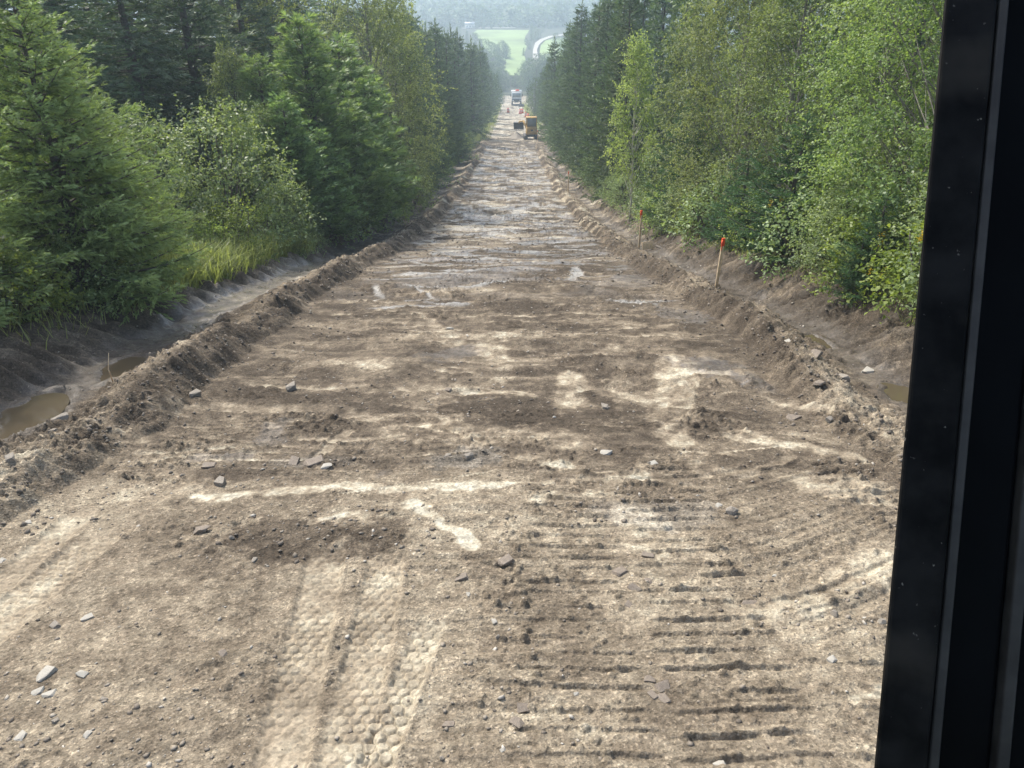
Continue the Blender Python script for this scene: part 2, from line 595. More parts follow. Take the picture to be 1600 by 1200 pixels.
# swipes of the digger's bucket over the bed: x, y, direction, half length, half width, dryness, wet sheen painted pale
_sr = np.random.default_rng(2024)
SWIPES = []
for _k in range(400):
    _y = 5.6 * math.exp(_sr.random() * math.log(95 / 5.6)) if _k < 250 else _sr.uniform(5.4, 14)
    _x = _sr.uniform(-3.3, 3.0)
    _a = _sr.normal() * .22 + (1.25 * _sr.choice([-1, 1]) if _sr.random() < (.26 if _y > 14 else .10) and _k < 250 else 0)
    _sc = (_y / 8) ** .35
    _sheen = _y > 13 and _sr.random() < min(.55, .12 + (_y - 13) * .03)
    SWIPES.append((_x, _y, _a, _sr.uniform(.25, 1.1) * _sc, (_sr.uniform(.035, .15) if _k < 250 else _sr.uniform(.018, .07)) * _sc, _sr.choice([-1.0, 1.0], p=[.38, .62]) * _sr.uniform(.3, 1.0), _sheen))

# tyre prints (two wheels side by side, and one at the left) as ground lines: x0,y0,x1,y1,half width
TYRES = []
for (u0, v0, u1, v1, hw, wear) in [(510, 865, 436, 1195, .128, .6), (602, 885, 537, 1195, .128, .3), (668, 985, 628, 1085, .085, 0.0),
                                   (165, 835, -20, 985, .16, .2), (130, 800, 60, 860, .12, .3)]:
    a, b = G(u0, v0), G(u1, v1)
    TYRES.append((a[0], a[1], b[0], b[1], hw, wear))
# grouser prints: x centre, half width, y0, y1, pitch, depth
GROUSERS = [(0.44, .40, 1.8, 5.7, .150, .034, 0.02), (1.27, .42, 1.8, 6.4, .158, .038, -0.03), (-.02, .22, 2.6, 5.0, .17, .018, .05), (1.95, .30, 1.8, 3.4, .18, .020, .08), (-3.05, .38, 8.6, 11.2, .17, .034, 0.10),
            (-3.1, .45, 5.3, 6.6, .16, .032, 0.20), (2.95, .36, 4.6, 6.2, .2, .034, -0.06), (-.95, .2, 3.8, 5.1, .16, .022, 0.12)]


# puddles: x, y, half width, half length
PUDDLES = [(-5.35, 9.2, .24, .50), (-5.45, 7.2, .36, .65), (4.75, 10.6, .22, .38), (4.75, 8.0, .24, .4)]


def puddle_level(k):
    return float(P(PUDDLES[k][1])) - .085


def foot_l(y):
    return -3.82 + 0.22 * (vnoise(y * 0.22, 3.3, 4) - 0.5) + 0.30 * (vnoise(y * 0.9, 1.3, 9) - 0.5)


def foot_r(y):
    return 3.38 + 0.22 * (vnoise(y * 0.22, 8.3, 5) - 0.5) + 0.30 * (vnoise(y * 0.9, 6.3, 8) - 0.5)


def hexgroove(a, b, s):
    """0..1 groove mask of a hexagon lattice with cell size s."""
    r3 = math.sqrt(3.0)
    ax, by = a / s, b / s

    def cand(ox, oy):
        cx = np.round(ax - ox) + ox
        cyy = np.round((by - oy) / r3) * r3 + oy
        return ax - cx, by - cyy
    x1, y1 = cand(0, 0)
    x2, y2 = cand(0.5, r3 / 2)
    use = (x1 * x1 + y1 * y1) < (x2 * x2 + y2 * y2)
    qx = np.abs(np.where(use, x1, x2))
    qy = np.abs(np.where(use, y1, y2))
    e = 0.5 - np.maximum(qx, qx * 0.5 + qy * r3 / 2)
    return 1 - sstep(0.05, 0.13, e)


def ground(x, y, want_color=True):
    x = np.asarray(x, dtype=np.float64)
    y = np.asarray(y, dtype=np.float64)
    z = P(y)
    works = 1 - sstep(104, 118, y)                # the excavated length ends by the machine
    w1 = fbm(x * 1.3, y * 1.3, 3, 21) - 0.5
    w2 = fbm(x * 5.0, y * 5.0, 3, 31) - 0.5
    w3 = fbm(x * 16.0, y * 16.0, 3, 41) - 0.5
    dl = foot_l(y) - x
    dr = x - foot_r(y)
    wl_ = dl + 0.30 * w1 + 0.10 * w2
    wr_ = dr + 0.26 * w1 + 0.10 * w2
    hv = (0.60 + 0.62 * vnoise(y * 0.7, 2.2, 14)) * (0.45 + .55 * sstep(4.5, 8.0, y))
    hv2 = 0.58 + 0.66 * vnoise(y * 0.65, 7.2, 15)
    fade_r = sstep(6.6, 8.6, y)
    bl = np.interp(wl_, DL, HL)
    br = np.interp(wr_, DR, HR)
    mound_l = sstep(-0.1, 0.3, wl_) * (1 - sstep(1.2, 1.6, wl_))
    mound_r = sstep(-0.1, 0.25, wr_) * (1 - sstep(1.0, 1.4, wr_))
    bl = bl * (1 + (hv - 1) * mound_l)
    br = br * (1 + (hv2 - 1) * mound_r) * np.where(dr < 1.4, 0.12 + 0.88 * fade_r, 1)
    # grass verge on the left: a wider, lower bank
    side = sstep(2.2, 3.2, dl) * sstep(13, 16, y) * (1 - sstep(23, 27, y))
    bl = bl - 0.12 * side
    z = z + bl * (works + (1 - works) * 0.25) + br * (works + (1 - works) * 0.25)
    inroad = (1 - sstep(-0.35, 0.0, dl)) * (1 - sstep(-0.35, 0.0, dr))
    onmound = np.maximum(mound_l, mound_r) * works
    bank = np.maximum(sstep(1.95, 2.3, dl) * (1 - sstep(3.0, 3.7, dl)), sstep(1.4, 1.8, dr) * (1 - sstep(2.7, 3.3, dr))) * works
    # clods on the mounds, furrows raked down the banks and faces
    rid = 1 - np.abs(2 * fbm(x * 4.2, y * 4.2, 3, 51) - 1)
    q1, v1 = worley(x * 5.5 + w2, y * 5.5 + w2, 3)
    q2, v2 = worley(x * 15, y * 15, 4)
    lump = (1 - sstep(.22, .50, q1)) * v1 ** 3 * .30
    lump2 = (1 - sstep(.20, .50, q2)) * v2 ** 3 * .30
    z = z + onmound * (0.11 * w2 + 0.10 * w3 + 0.05 * (rid - 0.75) + .12 * lump + .09 * lump2)
    fl = np.where(x < 0, y + 0.55 * dl, y + 0.5 * dr)
    fur = vnoise(fl * 5.5, x * 0.5, 61) - 0.5 + 0.6 * (vnoise(fl * 13, x * 0.8, 62) - 0.5)
    face = np.maximum(sstep(-.05, .1, dl) * (1 - sstep(.4, .6, dl)), sstep(-.05, .1, dr) * (1 - sstep(.3, .5, dr)))
    z = z + bank * (0.20 * fur + 0.12 * w2 + .18 * lump + .05 * w3) + face * works * 0.07 * fur
    # scraped road bed: cross ridges left by the bucket, stronger further down
    amp = sstep(5.2, 8.5, y)
    wob = 3.2 * (fbm(x * .38, y * .38, 4, 71) - .5)
    c1 = fbm(x * 0.55, (y + wob) * 2.0, 3, 72)
    c2 = 1 - np.abs(2 * fbm(x * 0.45 + 5, (y + wob) * 1.05, 2, 75) - 1)
    c3 = fbm(x * 1.4, (y + .5 * wob) * 4.2, 3, 78)
    patch = fbm(x * .45 + .4 * w1, y * .55, 4, 83)
    slick = .45 * inroad * amp * sstep(.485, .53, patch + .10 * w1 + .05 * w2) * works
    rough_z = inroad * amp * (0.09 * (c1 - 0.5) + 0.06 * (c2 ** 3 - 0.3) + 0.05 * (c3 - .5))
    rough_z = rough_z + inroad * amp * (.075 * (patch - .5) - .022 * slick)
    rough_z = rough_z * (1 + 0.9 * sstep(16, 36, y)) * (0.3 + 0.7 * works)
    z = z + rough_z
    swd = np.zeros_like(x)
    sws = np.zeros_like(x)
    swz = np.zeros_like(x)
    for (sx, sy, sa, hl, hw, am, sil) in SWIPES:
        rr_ = hl + .3
        ok = np.nonzero((np.abs(y - sy) < rr_) & (np.abs(x - sx) < rr_))[0]
        if len(ok) == 0:
            continue
        ca, sa_ = math.cos(sa), math.sin(sa)
        dx_, dy_ = x[ok] - sx, y[ok] - sy
        al = (dx_ * ca + dy_ * sa_) / hl
        bend = .18 * hw * math.sin(sx * 50) * 6
        ac = (-dx_ * sa_ + dy_ * ca + bend * al * al) / hw + 1.3 * w1[ok] + 1.1 * w2[ok] + .5 * w3[ok]
        al = al + .9 * w1[ok] + .5 * w2[ok]
        m = (1 - sstep(.72, 1.05, np.abs(ac))) * (1 - sstep(.6, 1.0, np.abs(al)))
        lip = np.exp(-((ac + 1.15) / .28) ** 2) * (1 - sstep(.6, 1.0, np.abs(al)))
        dep = min(.035, .016 + .10 * hw)
        if am > 0:
            swd[ok] = np.maximum(swd[ok], m * am)
            swz[ok] = swz[ok] * (1 - .6 * m) - dep * m * .7 + dep * 1.1 * lip
        else:
            swd[ok] = np.where(m > .3, swd[ok] * (1 - m) + am * m, swd[ok])
            swz[ok] += dep * .8 * m
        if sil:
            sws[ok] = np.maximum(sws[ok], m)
    inr = inroad * works
    swd, sws = swd * inr, sws * inr
    z = z + swz * inr * (.7 + .8 * w2)
    low = inroad * 0.10 * (fbm(x * .5, y * .5, 3, 81) - 0.5)
    z = z + low
    clod_m = sstep(.48, .7, fbm(x * .9, y * 1.3, 3, 91))
    crumb = (0.012 * w3 * 2 + 0.020 * np.maximum(w2, 0) * 2) * (0.45 + 1.1 * clod_m)
    clods = (.11 * lump2 * (.25 + clod_m) + .10 * lump * clod_m) * (0.6 + .8 * sstep(5, 8, y))
    smooth = np.zeros_like(x)
    relief = np.zeros_like(x)
    dryadd = np.zeros_like(x)
    for (x0, y0, x1, y1, hw, wear) in TYRES:
        L = math.hypot(x1 - x0, y1 - y0)
        tx, ty = (x1 - x0) / L, (y1 - y0) / L
        al = (x - x0) * tx + (y - y0) * ty
        ac = -(x - x0) * ty + (y - y0) * tx
        ok = (np.abs(ac) < hw + .08) & (al > -0.25) & (al < L + .5)
        if not ok.any():
            continue
        m = (1 - sstep(hw - .02, hw + .035, np.abs(ac + .03 * w1))) * sstep(-0.2, 0.15, al + .3 * w1) * ok
        g = hexgroove(ac + .010 * w3 + .012 * w2, al + .02 * w2, 0.074)
        fadew = 1 - wear * sstep(0.55 * L, L, al)
        rimm = np.exp(-((np.abs(ac) - hw - .015) / .022) ** 2) * ok * sstep(-0.1, 0.2, al)
        relief = relief + m * (-0.015 - 0.0135 * g * fadew * (0.55 + 0.9 * vnoise(x * 3, y * 3, 97))) + rimm * 0.014 * (0.5 + w2 * 2)
        smooth = np.maximum(smooth, m)
        dryadd = np.maximum(dryadd, m * (0.75 + .5 * w1))
    for (xc, hw, y0, y1, pit, dep, sk) in GROUSERS:
        ac = x - xc - 0.05 * (y - 4.2) * (1 if xc > 0 else 0)
        ok = (np.abs(ac) < hw + .1) & (y > y0 - .3) & (y < y1 + .3)
        if not ok.any():
            continue
        yy = y + sk * ac + .03 * w1
        ph = yy / pit - np.floor(yy / pit)
        bid = np.floor(yy / pit)
        ph = ph + .26 * (vnoise(bid * 7.7, 3.1, 83) - .5)
        pres = sstep(.0, .24, vnoise(bid * 3.7, x * 1.6, 99)) * (0.5 + .5 * sstep(.3, .5, vnoise(bid * 1.9, x * 3.0, 98)))
        edge = 1 - sstep(hw - .12, hw + .02, np.abs(ac + .08 * (vnoise(bid * 2.3, 0.5, 96) - .5) + .12 * w1))
        ph = ph + .10 * (vnoise(x * 5, bid * 3.1, 88) - .5)
        ph = ph + .10 * w3 + .05 * (vnoise(x * 22, y * 6, 86) - .5)
        groove = np.where(ph < .35, np.exp(-((ph - .35) / .11) ** 2), np.exp(-((ph - .35) / .05) ** 2))
        groove = groove * (.35 + .9 * vnoise(x * 4.5, bid * 4.3, 85)) + .35 * np.exp(-((ph - .78) / .05) ** 2) * sstep(.45, .7, vnoise(x * 2.2, bid * 2.9, 84))
        ridge = np.exp(-((ph - .50) / .07) ** 2) + .5 * np.exp(-((ph - .85) / .05) ** 2) * vnoise(bid * 5.1, x * 2, 87)
        m = edge * ok * sstep(y0, y0 + .2, y) * (1 - sstep(y1 - .3, y1, y))
        relief = relief + m * pres * dep * .78 * (-1.0 * groove + 0.75 * ridge * (.4 + 1.2 * vnoise(x * 9, bid * 2.2, 82))) * (0.75 + w2) + m * .05 * lump2 * (.3 + v2)
    # shallow curved scrapes at the right and across the middle
    phs = y - 0.33 * (x - 1.6) - 0.12 * (x - 1.6) ** 2 + .04 * w1
    sm = sstep(1.55, 1.8, x) * (1 - sstep(3.1, 3.4, x)) * sstep(3.0, 3.6, y) * (1 - sstep(5.6, 6.2, y))
    relief = relief + sm * 0.036 * (vnoise(phs * 15, x * .5, 101) - .5 + .6 * (vnoise(phs * 32, x * .7, 102) - .5))
    ph2 = y - 0.05 * x + .05 * w1
    sm2 = sstep(-1.1, -.5, x) * (1 - sstep(.1, .4, x)) * (1 - sstep(5.2, 5.8, y))
    relief = relief + sm2 * 0.030 * (vnoise(ph2 * 12, x * .8, 103) - .5) + sm2 * .016 * (vnoise(ph2 * 30, x * 1.2, 104) - .5)
    ph3 = y - 0.45 * x
    sm3 = sstep(-2.6, -2.2, x) * (1 - sstep(-1.3, -1.05, x)) * (1 - sstep(3.8, 4.4, y))
    relief = relief + sm3 * 0.016 * (vnoise(ph3 * 13, x * .6, 105) - .5)
    z = z + relief + crumb * (1 - .85 * np.clip(np.maximum(np.maximum(smooth, .8 * slick), swd), 0, 1)) * (0.5 + .5 * inroad) + clods * (1 - np.maximum(smooth, np.maximum(slick, swd)))
    inpud = np.zeros_like(x)
    for k, (px, py, rx, ry) in enumerate(PUDDLES):
        d = np.hypot((x - px) / rx, (y - py) / ry)
        ok = d < 1.9
        if not ok.any():
            continue
        d = d + 1.0 * w1 + .6 * w2
        lv = puddle_level(k)
        ins = (1 - sstep(.62, 1.0, d)) * ok
        z = z * (1 - ins) + (lv - .045 + .05 * w2) * ins
        ring = np.exp(-((d - 1.12) / .2) ** 2) * ok
        z = np.where((d > .85) & ok, np.maximum(z, z * (1 - ring) + (lv + .025 + .04 * w2) * ring), z)
        inpud = np.maximum(inpud, (1 - sstep(.9, 1.5, d)) * ok)
    if not want_color:
        return z
    # ---- colour of the soil itself and its damp
    n_lo = fbm(x * .32, y * .42, 4, 111)
    n_md = fbm(x * 1.4, y * 2.0, 4, 115)
    n_st = fbm(x * .6, (y + wob) * 3.0, 4, 119)
    n_hi = fbm(x * 9, y * 9, 3, 123)
    near = 1 - sstep(4.4, 7.0, y + .8 * w1)
    dryness = 0.70 * near + (1 - near) * (0.27 - .05 * sstep(9, 13, y) + 0.16 * sstep(20, 34, y)) + (1 - near) * slick * (.22 + .25 * (n_md - .3)) + swd * np.where(swd > 0, .42, .26) * (.5 + n_hi) + (0.42 - .14 * near) * (n_lo - .5) + (0.60 - .05 * near) * (n_md - .5) + 0.55 * (n_hi - .5) + .5 * w3 * (1 - .6 * near)
    dryness = dryness + (1 - near) * .65 * (n_st - .50) * (1 + 2.2 * sstep(14, 40, y)) - 0.25 * clod_m * (n_hi - .1)
    dryness = dryness + 0.20 * dryadd + 0.5 * sstep(112, 135, y)
    wet = np.zeros_like(x)
    rub = np.zeros_like(x)
    for (x0, y0, x1, y1, hw, amt, kind) in STROKES:
        L2 = (x1 - x0) ** 2 + (y1 - y0) ** 2 + 1e-9
        t = np.clip(((x - x0) * (x1 - x0) + (y - y0) * (y1 - y0)) / L2, 0, 1)
        ddx = x - (x0 + t * (x1 - x0))
        ddy = y - (y0 + t * (y1 - y0))
        d = np.hypot(ddx, ddy) / hw + 2.2 * w1 + 1.6 * w2 + .9 * w3
        m = amt * (1 - sstep(0.62, 1.12, d))
        if kind == 'dry':
            slick = np.maximum(slick, m)
            dryness = dryness + 0.58 * m * (0.35 + 1.3 * n_hi)
            rub = rub * (1 - .5 * m)
        elif kind == 'dark':
            dryness = dryness - 0.55 * m * (0.5 + n_hi)
        elif kind == 'wet':
            wet = np.maximum(wet, m)
            dryness = dryness - .25 * m
        else:
            rub = np.maximum(rub, m)
    # ditches: wet floor, damp banks
    ditch_l = sstep(1.15, 1.45, wl_) * (1 - sstep(2.1, 2.4, wl_)) * works
    ditch_r = sstep(1.0, 1.3, wr_) * (1 - sstep(1.6, 1.95, wr_)) * works
    wet = np.maximum(wet, ditch_l * (0.55 + .5 * sstep(10, 12, y) * (1 - sstep(20, 24, y)) + .8 * (n_md - .5)))
    wet = np.maximum(wet, ditch_r * (0.45 + .8 * (n_md - .5)))
    wet = np.maximum(wet, bank * np.where(x < 0, sstep(22, 30, y) * .75, .25) * sstep(.42, .6, vnoise(fl * 6, x * .6, 63)))
    wet = np.maximum(wet, inroad * sstep(12, 20, y) * works * 1.0 * sstep(.51, .58, fbm(x * .8, (y + wob) * 2.4, 3, 131)))
    wet = np.maximum(wet, .8 * inpud)
    glare_and_pale = (x < 0) * sstep(10.5, 12.5, y) * (1 - sstep(20, 25, y))
    dryness = dryness + glare_and_pale * (.30 * ditch_l + .22 * bank)  # ditch share paints sky glare on wet mud; bank share is paler earth
    dryness = dryness + bank * .5 * (vnoise(fl * 7, x * .5, 64) - .45) - 0.20 * bank - 0.18 * np.maximum(ditch_l, ditch_r) + 0.05 * onmound
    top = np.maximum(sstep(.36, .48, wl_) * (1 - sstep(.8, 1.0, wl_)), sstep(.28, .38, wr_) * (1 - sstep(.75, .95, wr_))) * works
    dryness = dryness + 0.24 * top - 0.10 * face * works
    dryness = np.clip(dryness, 0, 1.25)
    ks = np.array([0.0, 0.28, 0.52, 0.78, 1.05, 1.25])
    cr = np.interp(dryness, ks, [.069, .116, .187, .286, .402, .454])
    cg = np.interp(dryness, ks, [.0545, .0925, .1515, .2385, .356, .416])
    cb = np.interp(dryness, ks, [.0395, .067, .1085, .172, .266, .327])
    # greyer earth down the hill and in ditches; left ditch grey paints wet glare
    grey = np.clip(.25 * glare_and_pale * np.maximum(ditch_l, bank) + 0.25 * sstep(14, 30, y) * inroad + .10 * np.maximum(ditch_l, ditch_r) + .03 * bank + .7 * rub, 0, .85)
    lum = 0.3 * cr + 0.55 * cg + .15 * cb
    cr = cr * (1 - grey) + grey * lum * 1.09
    cg = cg * (1 - grey) + grey * lum * 1.0
    cb = cb * (1 - grey) + grey * lum * .86
    sl_ = .8 * sws * (.4 + 1.1 * n_hi)  # pale grey blended into the soil colour for the swipes' wet sheen
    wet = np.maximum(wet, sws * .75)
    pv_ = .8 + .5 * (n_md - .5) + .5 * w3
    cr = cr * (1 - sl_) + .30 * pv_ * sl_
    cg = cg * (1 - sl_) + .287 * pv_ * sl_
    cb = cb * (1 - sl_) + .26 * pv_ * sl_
    # leaf litter beyond the banks
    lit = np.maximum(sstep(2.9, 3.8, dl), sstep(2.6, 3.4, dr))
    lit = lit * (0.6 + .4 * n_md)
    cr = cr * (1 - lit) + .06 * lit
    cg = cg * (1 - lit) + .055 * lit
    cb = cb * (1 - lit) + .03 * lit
    return z, np.stack([cr, cg, cb], -1), np.clip(wet, 0, 1), dl, dr, np.clip(np.maximum(np.maximum(smooth, .85 * slick), .9 * swd), 0, 1)


def road_mesh():
    ys = [0.6]
    while ys[-1] < 330:
        y = ys[-1]
        if y < 7.2:
            ys.append(y + (.022 if y < 1.7 else max(.0075, .0029 * y)))
        else:
            ys.append(y + (.0050 if y < 40 else .0105) * y)
    ys = np.array(ys)
    nnear = int((ys < 7.2).sum()) + 1
    road_zone(ys[:nnear], 961, True)
    road_zone(ys[nnear - 1:], 481, False)


MESHES = {}


def road_zone(ys, NC, weld):
    s = np.linspace(-1, 1, NC)
    prof = 0.40 * s + 0.60 * s ** 3
    w = np.minimum(9.6, 5.2 + .55 * ys)
    X = w[:, None] * prof[None, :] - 0.1
    Yg = np.repeat(ys[:, None], NC, 1)
    if weld:                                     # last row meets the coarser grid: in-between points halve their neighbours
        X[-1, 1::2] = .5 * (X[-1, 0:-1:2] + X[-1, 2::2])
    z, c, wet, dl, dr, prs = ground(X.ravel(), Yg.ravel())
    if weld:
        Z = z.reshape(X.shape)
        Z[-1, 1::2] = .5 * (Z[-1, 0:-1:2] + Z[-1, 2::2])
        z = Z.ravel()
    V = np.stack([X.ravel(), Yg.ravel(), z], -1)
    nr = len(ys)
    i = (np.arange(nr - 1)[:, None] * NC + np.arange(NC - 1)[None, :]).ravel()
    q = np.stack([i, i + 1, i + NC + 1, i + NC], -1)
    works = (Yg.ravel() < 112)
    zone = np.zeros(len(V), dtype=np.int8)           # 0 road bed, 1 left mound, 2 right mound, 3 left ditch, 4 right ditch
    zone[(dl > 0) & (dl <= 1.35) & works] = 1
    zone[(dr > 0) & (dr <= 1.2) & works] = 2
    zone[(dl > 1.35)] = 3
    zone[(dr > 1.2)] = 4
    zone[(dl > 0) & (dl <= 1.35) & ~works] = 3
    zone[(dr > 0) & (dr <= 1.2) & ~works] = 4
    fz = zone[q[:, 0]]
    names = [('dirt_road', 'torn up brown dirt road bed scraped bare down the hill', 'road'),
             ('soil_berm', 'long crumbly soil berm on the left edge of the dirt road', 'soil berm'),
             ('soil_berm', 'low soil berm along the right edge of the road beside the stakes', 'soil berm'),
             ('ditch', 'muddy wet ditch and bank below the left hand trees', 'ditch'),
             ('ditch', 'raked earth ditch and bank below the right hand trees', 'ditch')]
    for k, (nm, lb, ct) in enumerate(names):
        f = q[fz == k]
        used = np.zeros(len(V), dtype=bool)
        used[f.ravel()] = True
        idx = np.cumsum(used) - 1
        MESHES.setdefault(k, (nm, lb, ct, []))[3].append((V[used], idx[f], c[used], wet[used], prs[used]))


road_mesh()
for nm, lb, ct, pieces in MESHES.values():       # near and far stretch of each strip of ground become one mesh
    off = np.cumsum([0] + [len(p[0]) for p in pieces])
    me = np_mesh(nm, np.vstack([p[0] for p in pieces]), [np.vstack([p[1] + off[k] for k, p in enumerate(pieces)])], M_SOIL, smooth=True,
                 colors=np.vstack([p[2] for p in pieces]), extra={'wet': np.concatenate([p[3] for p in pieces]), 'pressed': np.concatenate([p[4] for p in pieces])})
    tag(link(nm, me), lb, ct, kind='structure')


def terrain_z(x, y):
    side = np.abs(x + .2)
    n = fbm(x * .06, y * .06, 4, 201) - .5
    far = sstep(360, 460, y)
    up = 0.62 + (0.9 * sstep(8, 25, side) + n * 2.2 * sstep(8, 14, side)) * (1 - far)
    z = P(y) + up * (1 - far) + far * 14 * (fbm(x * .006, y * .006, 4, 205) - .5) * sstep(30, 140, side) + sstep(700, 1000, y) * 60 * (fbm(x * .0022, y * .0022, 3, 208) - .5)
    z = z + sstep(60, 500, side) * (1 - sstep(300, 600, y)) * 6
    return z


def terrain():
    ys = np.concatenate([np.linspace(-60, 0, 13), np.linspace(1, 60, 90), np.linspace(62, 340, 120), np.linspace(345, 2250, 150)])
    xs = np.concatenate([-np.geomspace(1500, 9.2, 50), np.linspace(-8.6, 8.4, 26), np.geomspace(9.0, 1500, 50)])
    X, Yg = np.meshgrid(xs, ys)
    z = terrain_z(X, Yg)
    under = (X > -9.0) & (X < 8.8) & (Yg > -2) & (Yg < 328)
    z = np.where(under, np.minimum(P(Yg) - 1.3, z), z)
    nr, nc = X.shape
    i = (np.arange(nr - 1)[:, None] * nc + np.arange(nc - 1)[None, :]).ravel()
    me = np_mesh('forest_floor', np.stack([X.ravel(), Yg.ravel(), z.ravel()], -1), [np.stack([i, i + 1, i + nc + 1, i + nc], -1)], M_FLOOR, smooth=True)
    tag(link('forest_floor', me), 'dark leaf strewn forest floor under the trees and valley ground beyond', 'ground', kind='structure')


terrain()


def far_sheet(name, poly, dz, mat, label, cat, n=14):
    """a sheet lying on the valley ground inside a quad strip of (x,y) pairs: rows of (left, right)."""
    rows = []
    for k in range(len(poly) - 1):
        for t in np.linspace(0, 1, n, endpoint=(k == len(poly) - 2)):
            a = np.array(poly[k][0]) * (1 - t) + np.array(poly[k + 1][0]) * t
            b = np.array(poly[k][1]) * (1 - t) + np.array(poly[k + 1][1]) * t
            rows.append((a, b))
    m = 8
    V = []
    for a, b in rows:
        for s in np.linspace(0, 1, m):
            p = a * (1 - s) + b * s
            V.append((p[0], p[1], float(terrain_z(p[0], p[1])) + dz))
    nr = len(rows)
    i = (np.arange(nr - 1)[:, None] * m + np.arange(m - 1)[None, :]).ravel()
    me = np_mesh(name, V, [np.stack([i, i + 1, i + m + 1, i + m], -1)], mat, smooth=True)
    return tag(link(name, me), label, cat, kind='structure')


def GT(u, y):
    """ground (x, y) in photo column u at distance y."""
    return (XU(u, y, float(P(y))), y)


far_sheet('field', [(GT(796, 405), GT(812, 405)), (GT(786, 425), GT(818, 425)), (GT(792, 445), GT(822, 445)), (GT(770, 470), GT(819, 474)), (GT(757, 505), GT(823, 510)), (GT(748, 560), GT(820, 568)), (GT(739, 600), GT(825, 606)), (GT(746, 630), GT(827, 626))],
          0.35, M_FIELD, 'pale green hayfield across the valley at the end of the road', 'field')
far_sheet('valley_road', [(GT(829, 425), GT(841, 425)), (GT(832, 455), GT(841, 455)), (GT(833, 495), GT(839, 492)), (GT(836, 528), GT(842, 518)), (GT(844, 552), GT(849, 542)), (GT(858, 572), GT(861, 563)), (GT(880, 588), GT(882, 580))],
          0.7, M_FARROAD, 'pale gravel road curving up the far valley side', 'road')
far_sheet('meadow', [(GT(845, 450), GT(900, 450)), (GT(843, 480), GT(900, 480)), (GT(845, 520), GT(900, 520)), (GT(853, 548), GT(905, 552)), (GT(866, 562), GT(905, 566))],
          0.35, M_FIELD, 'green meadow inside the bend of the far valley road', 'meadow')
far_sheet('farm_lane', [(GT(722, 640), GT(806, 645)), (GT(722, 644), GT(806, 648.5))], 0.6, M_FARROAD, 'thin pale lane along the top of the green field', 'lane', n=4)

# ------------------------------------------------------------------ foliage
def unit(v):
    return v / (np.linalg.norm(v, axis=-1, keepdims=True) + 1e-9)


def rand_dirs(n, rng):
    v = rng.normal(size=(n, 3))
    return unit(v)


def leaves(Pb, D, N, size, width=0.36, fold=0.10):
    """one folded four-point leaf at every base point."""
    D = unit(D)
    S = unit(np.cross(D, N))
    N = np.cross(S, D)
    s = np.asarray(size)[:, None]
    v = np.stack([Pb, Pb + s * (.45 * D + width * S + fold * N), Pb + s * (D - .12 * N), Pb + s * (.45 * D - width * S + fold * N)], 1)
    n = len(Pb)
    q = np.arange(n * 4).reshape(n, 4)
    return v.reshape(-1, 3), q


def stamp(tmpl, tq, pos, axis, up, scale, wscale=None):
    """copies of a template (verts along local x) at many frames; returns verts, faces."""
    axis = unit(axis)
    side = unit(np.cross(up, axis))
    up2 = np.cross(axis, side)
    s = np.asarray(scale)[:, None, None]
    w = s if wscale is None else np.asarray(wscale)[:, None, None]
    v = pos[:, None, :] + s * tmpl[None, :, 0:1] * axis[:, None, :] + w * (tmpl[None, :, 1:2] * side[:, None, :] + tmpl[None, :, 2:3] * up2[:, None, :])
    n, k = len(pos), len(tmpl)
    f = (np.arange(n) * k)[:, None, None] + tq[None]
    return v.reshape(-1, 3), f.reshape(-1, tq.shape[1])


def needle_twig(k, ln, wd, seed, spread=0.26):
    """needles set round a twig of length 1."""
    r = np.random.default_rng(seed)
    V, T = [], []
    for i in range(k):
        x = (i + .3) / k * .95
        a = r.random() * 2 * np.pi
        rad = np.array([0, math.cos(a), math.sin(a)])
        rad[2] *= 0.75
        d = unit(np.array([0.85, 0, 0]) + rad * .75)
        t = unit(np.cross(d, rad + np.array([.1, .02, .03])))
        b = np.array([x, 0, 0])
        l = ln * (0.75 + .5 * r.random())
        n0 = len(V)
        V += [b - t * wd, b + t * wd, b + d * l]
        T.append([n0, n0 + 1, n0 + 2])
    return np.array(V), np.array(T)


def fan_spray(k, seed, wd=0.07):
    """flat scale-leaf spray of a cedar: narrow fingers fanning out in one plane."""
    r = np.random.default_rng(seed)
    V, T = [], []
    for i in range(k):
        a = (i / (k - 1) - .5) * 1.7 + r.normal() * .1
        l = (1 - .35 * abs(a)) * (.8 + .4 * r.random())
        x0 = 0.28 * r.random()
        d = np.array([math.cos(a), math.sin(a), r.normal() * .12])
        t = np.array([-math.sin(a), math.cos(a), r.normal() * .3])
        b = np.array([x0, 0, 0])
        n0 = len(V)
        V += [b, b + d * l * .55 + t * wd, b + d * l, b + d * l * .55 - t * wd]
        T.append([n0, n0 + 1, n0 + 2, n0 + 3])
    return np.array(V), np.array(T)


def trunk_mesh(name, h, r, mat, seed, lean=0.03, extra=None, sides=8):
    rr = np.random.default_rng(seed)
    mb = MB()
    t = np.linspace(0, 1, 9)
    off = np.cumsum(rr.normal(size=(9, 2)) * lean * h / 9, axis=0)
    off[0] = 0
    pts = np.c_[off, t * h - .25 * (t == 0)]
    mb.tube(pts, r * (1 - t) ** .8 * (1 + .5 * np.exp(-t * 14)) + .006, sides)
    if extra is not None:
        for (pp, rad, n) in extra:
            mb.tube(pp, rad, n, cap=False)
    return mb.mesh(name, mat, smooth=True)


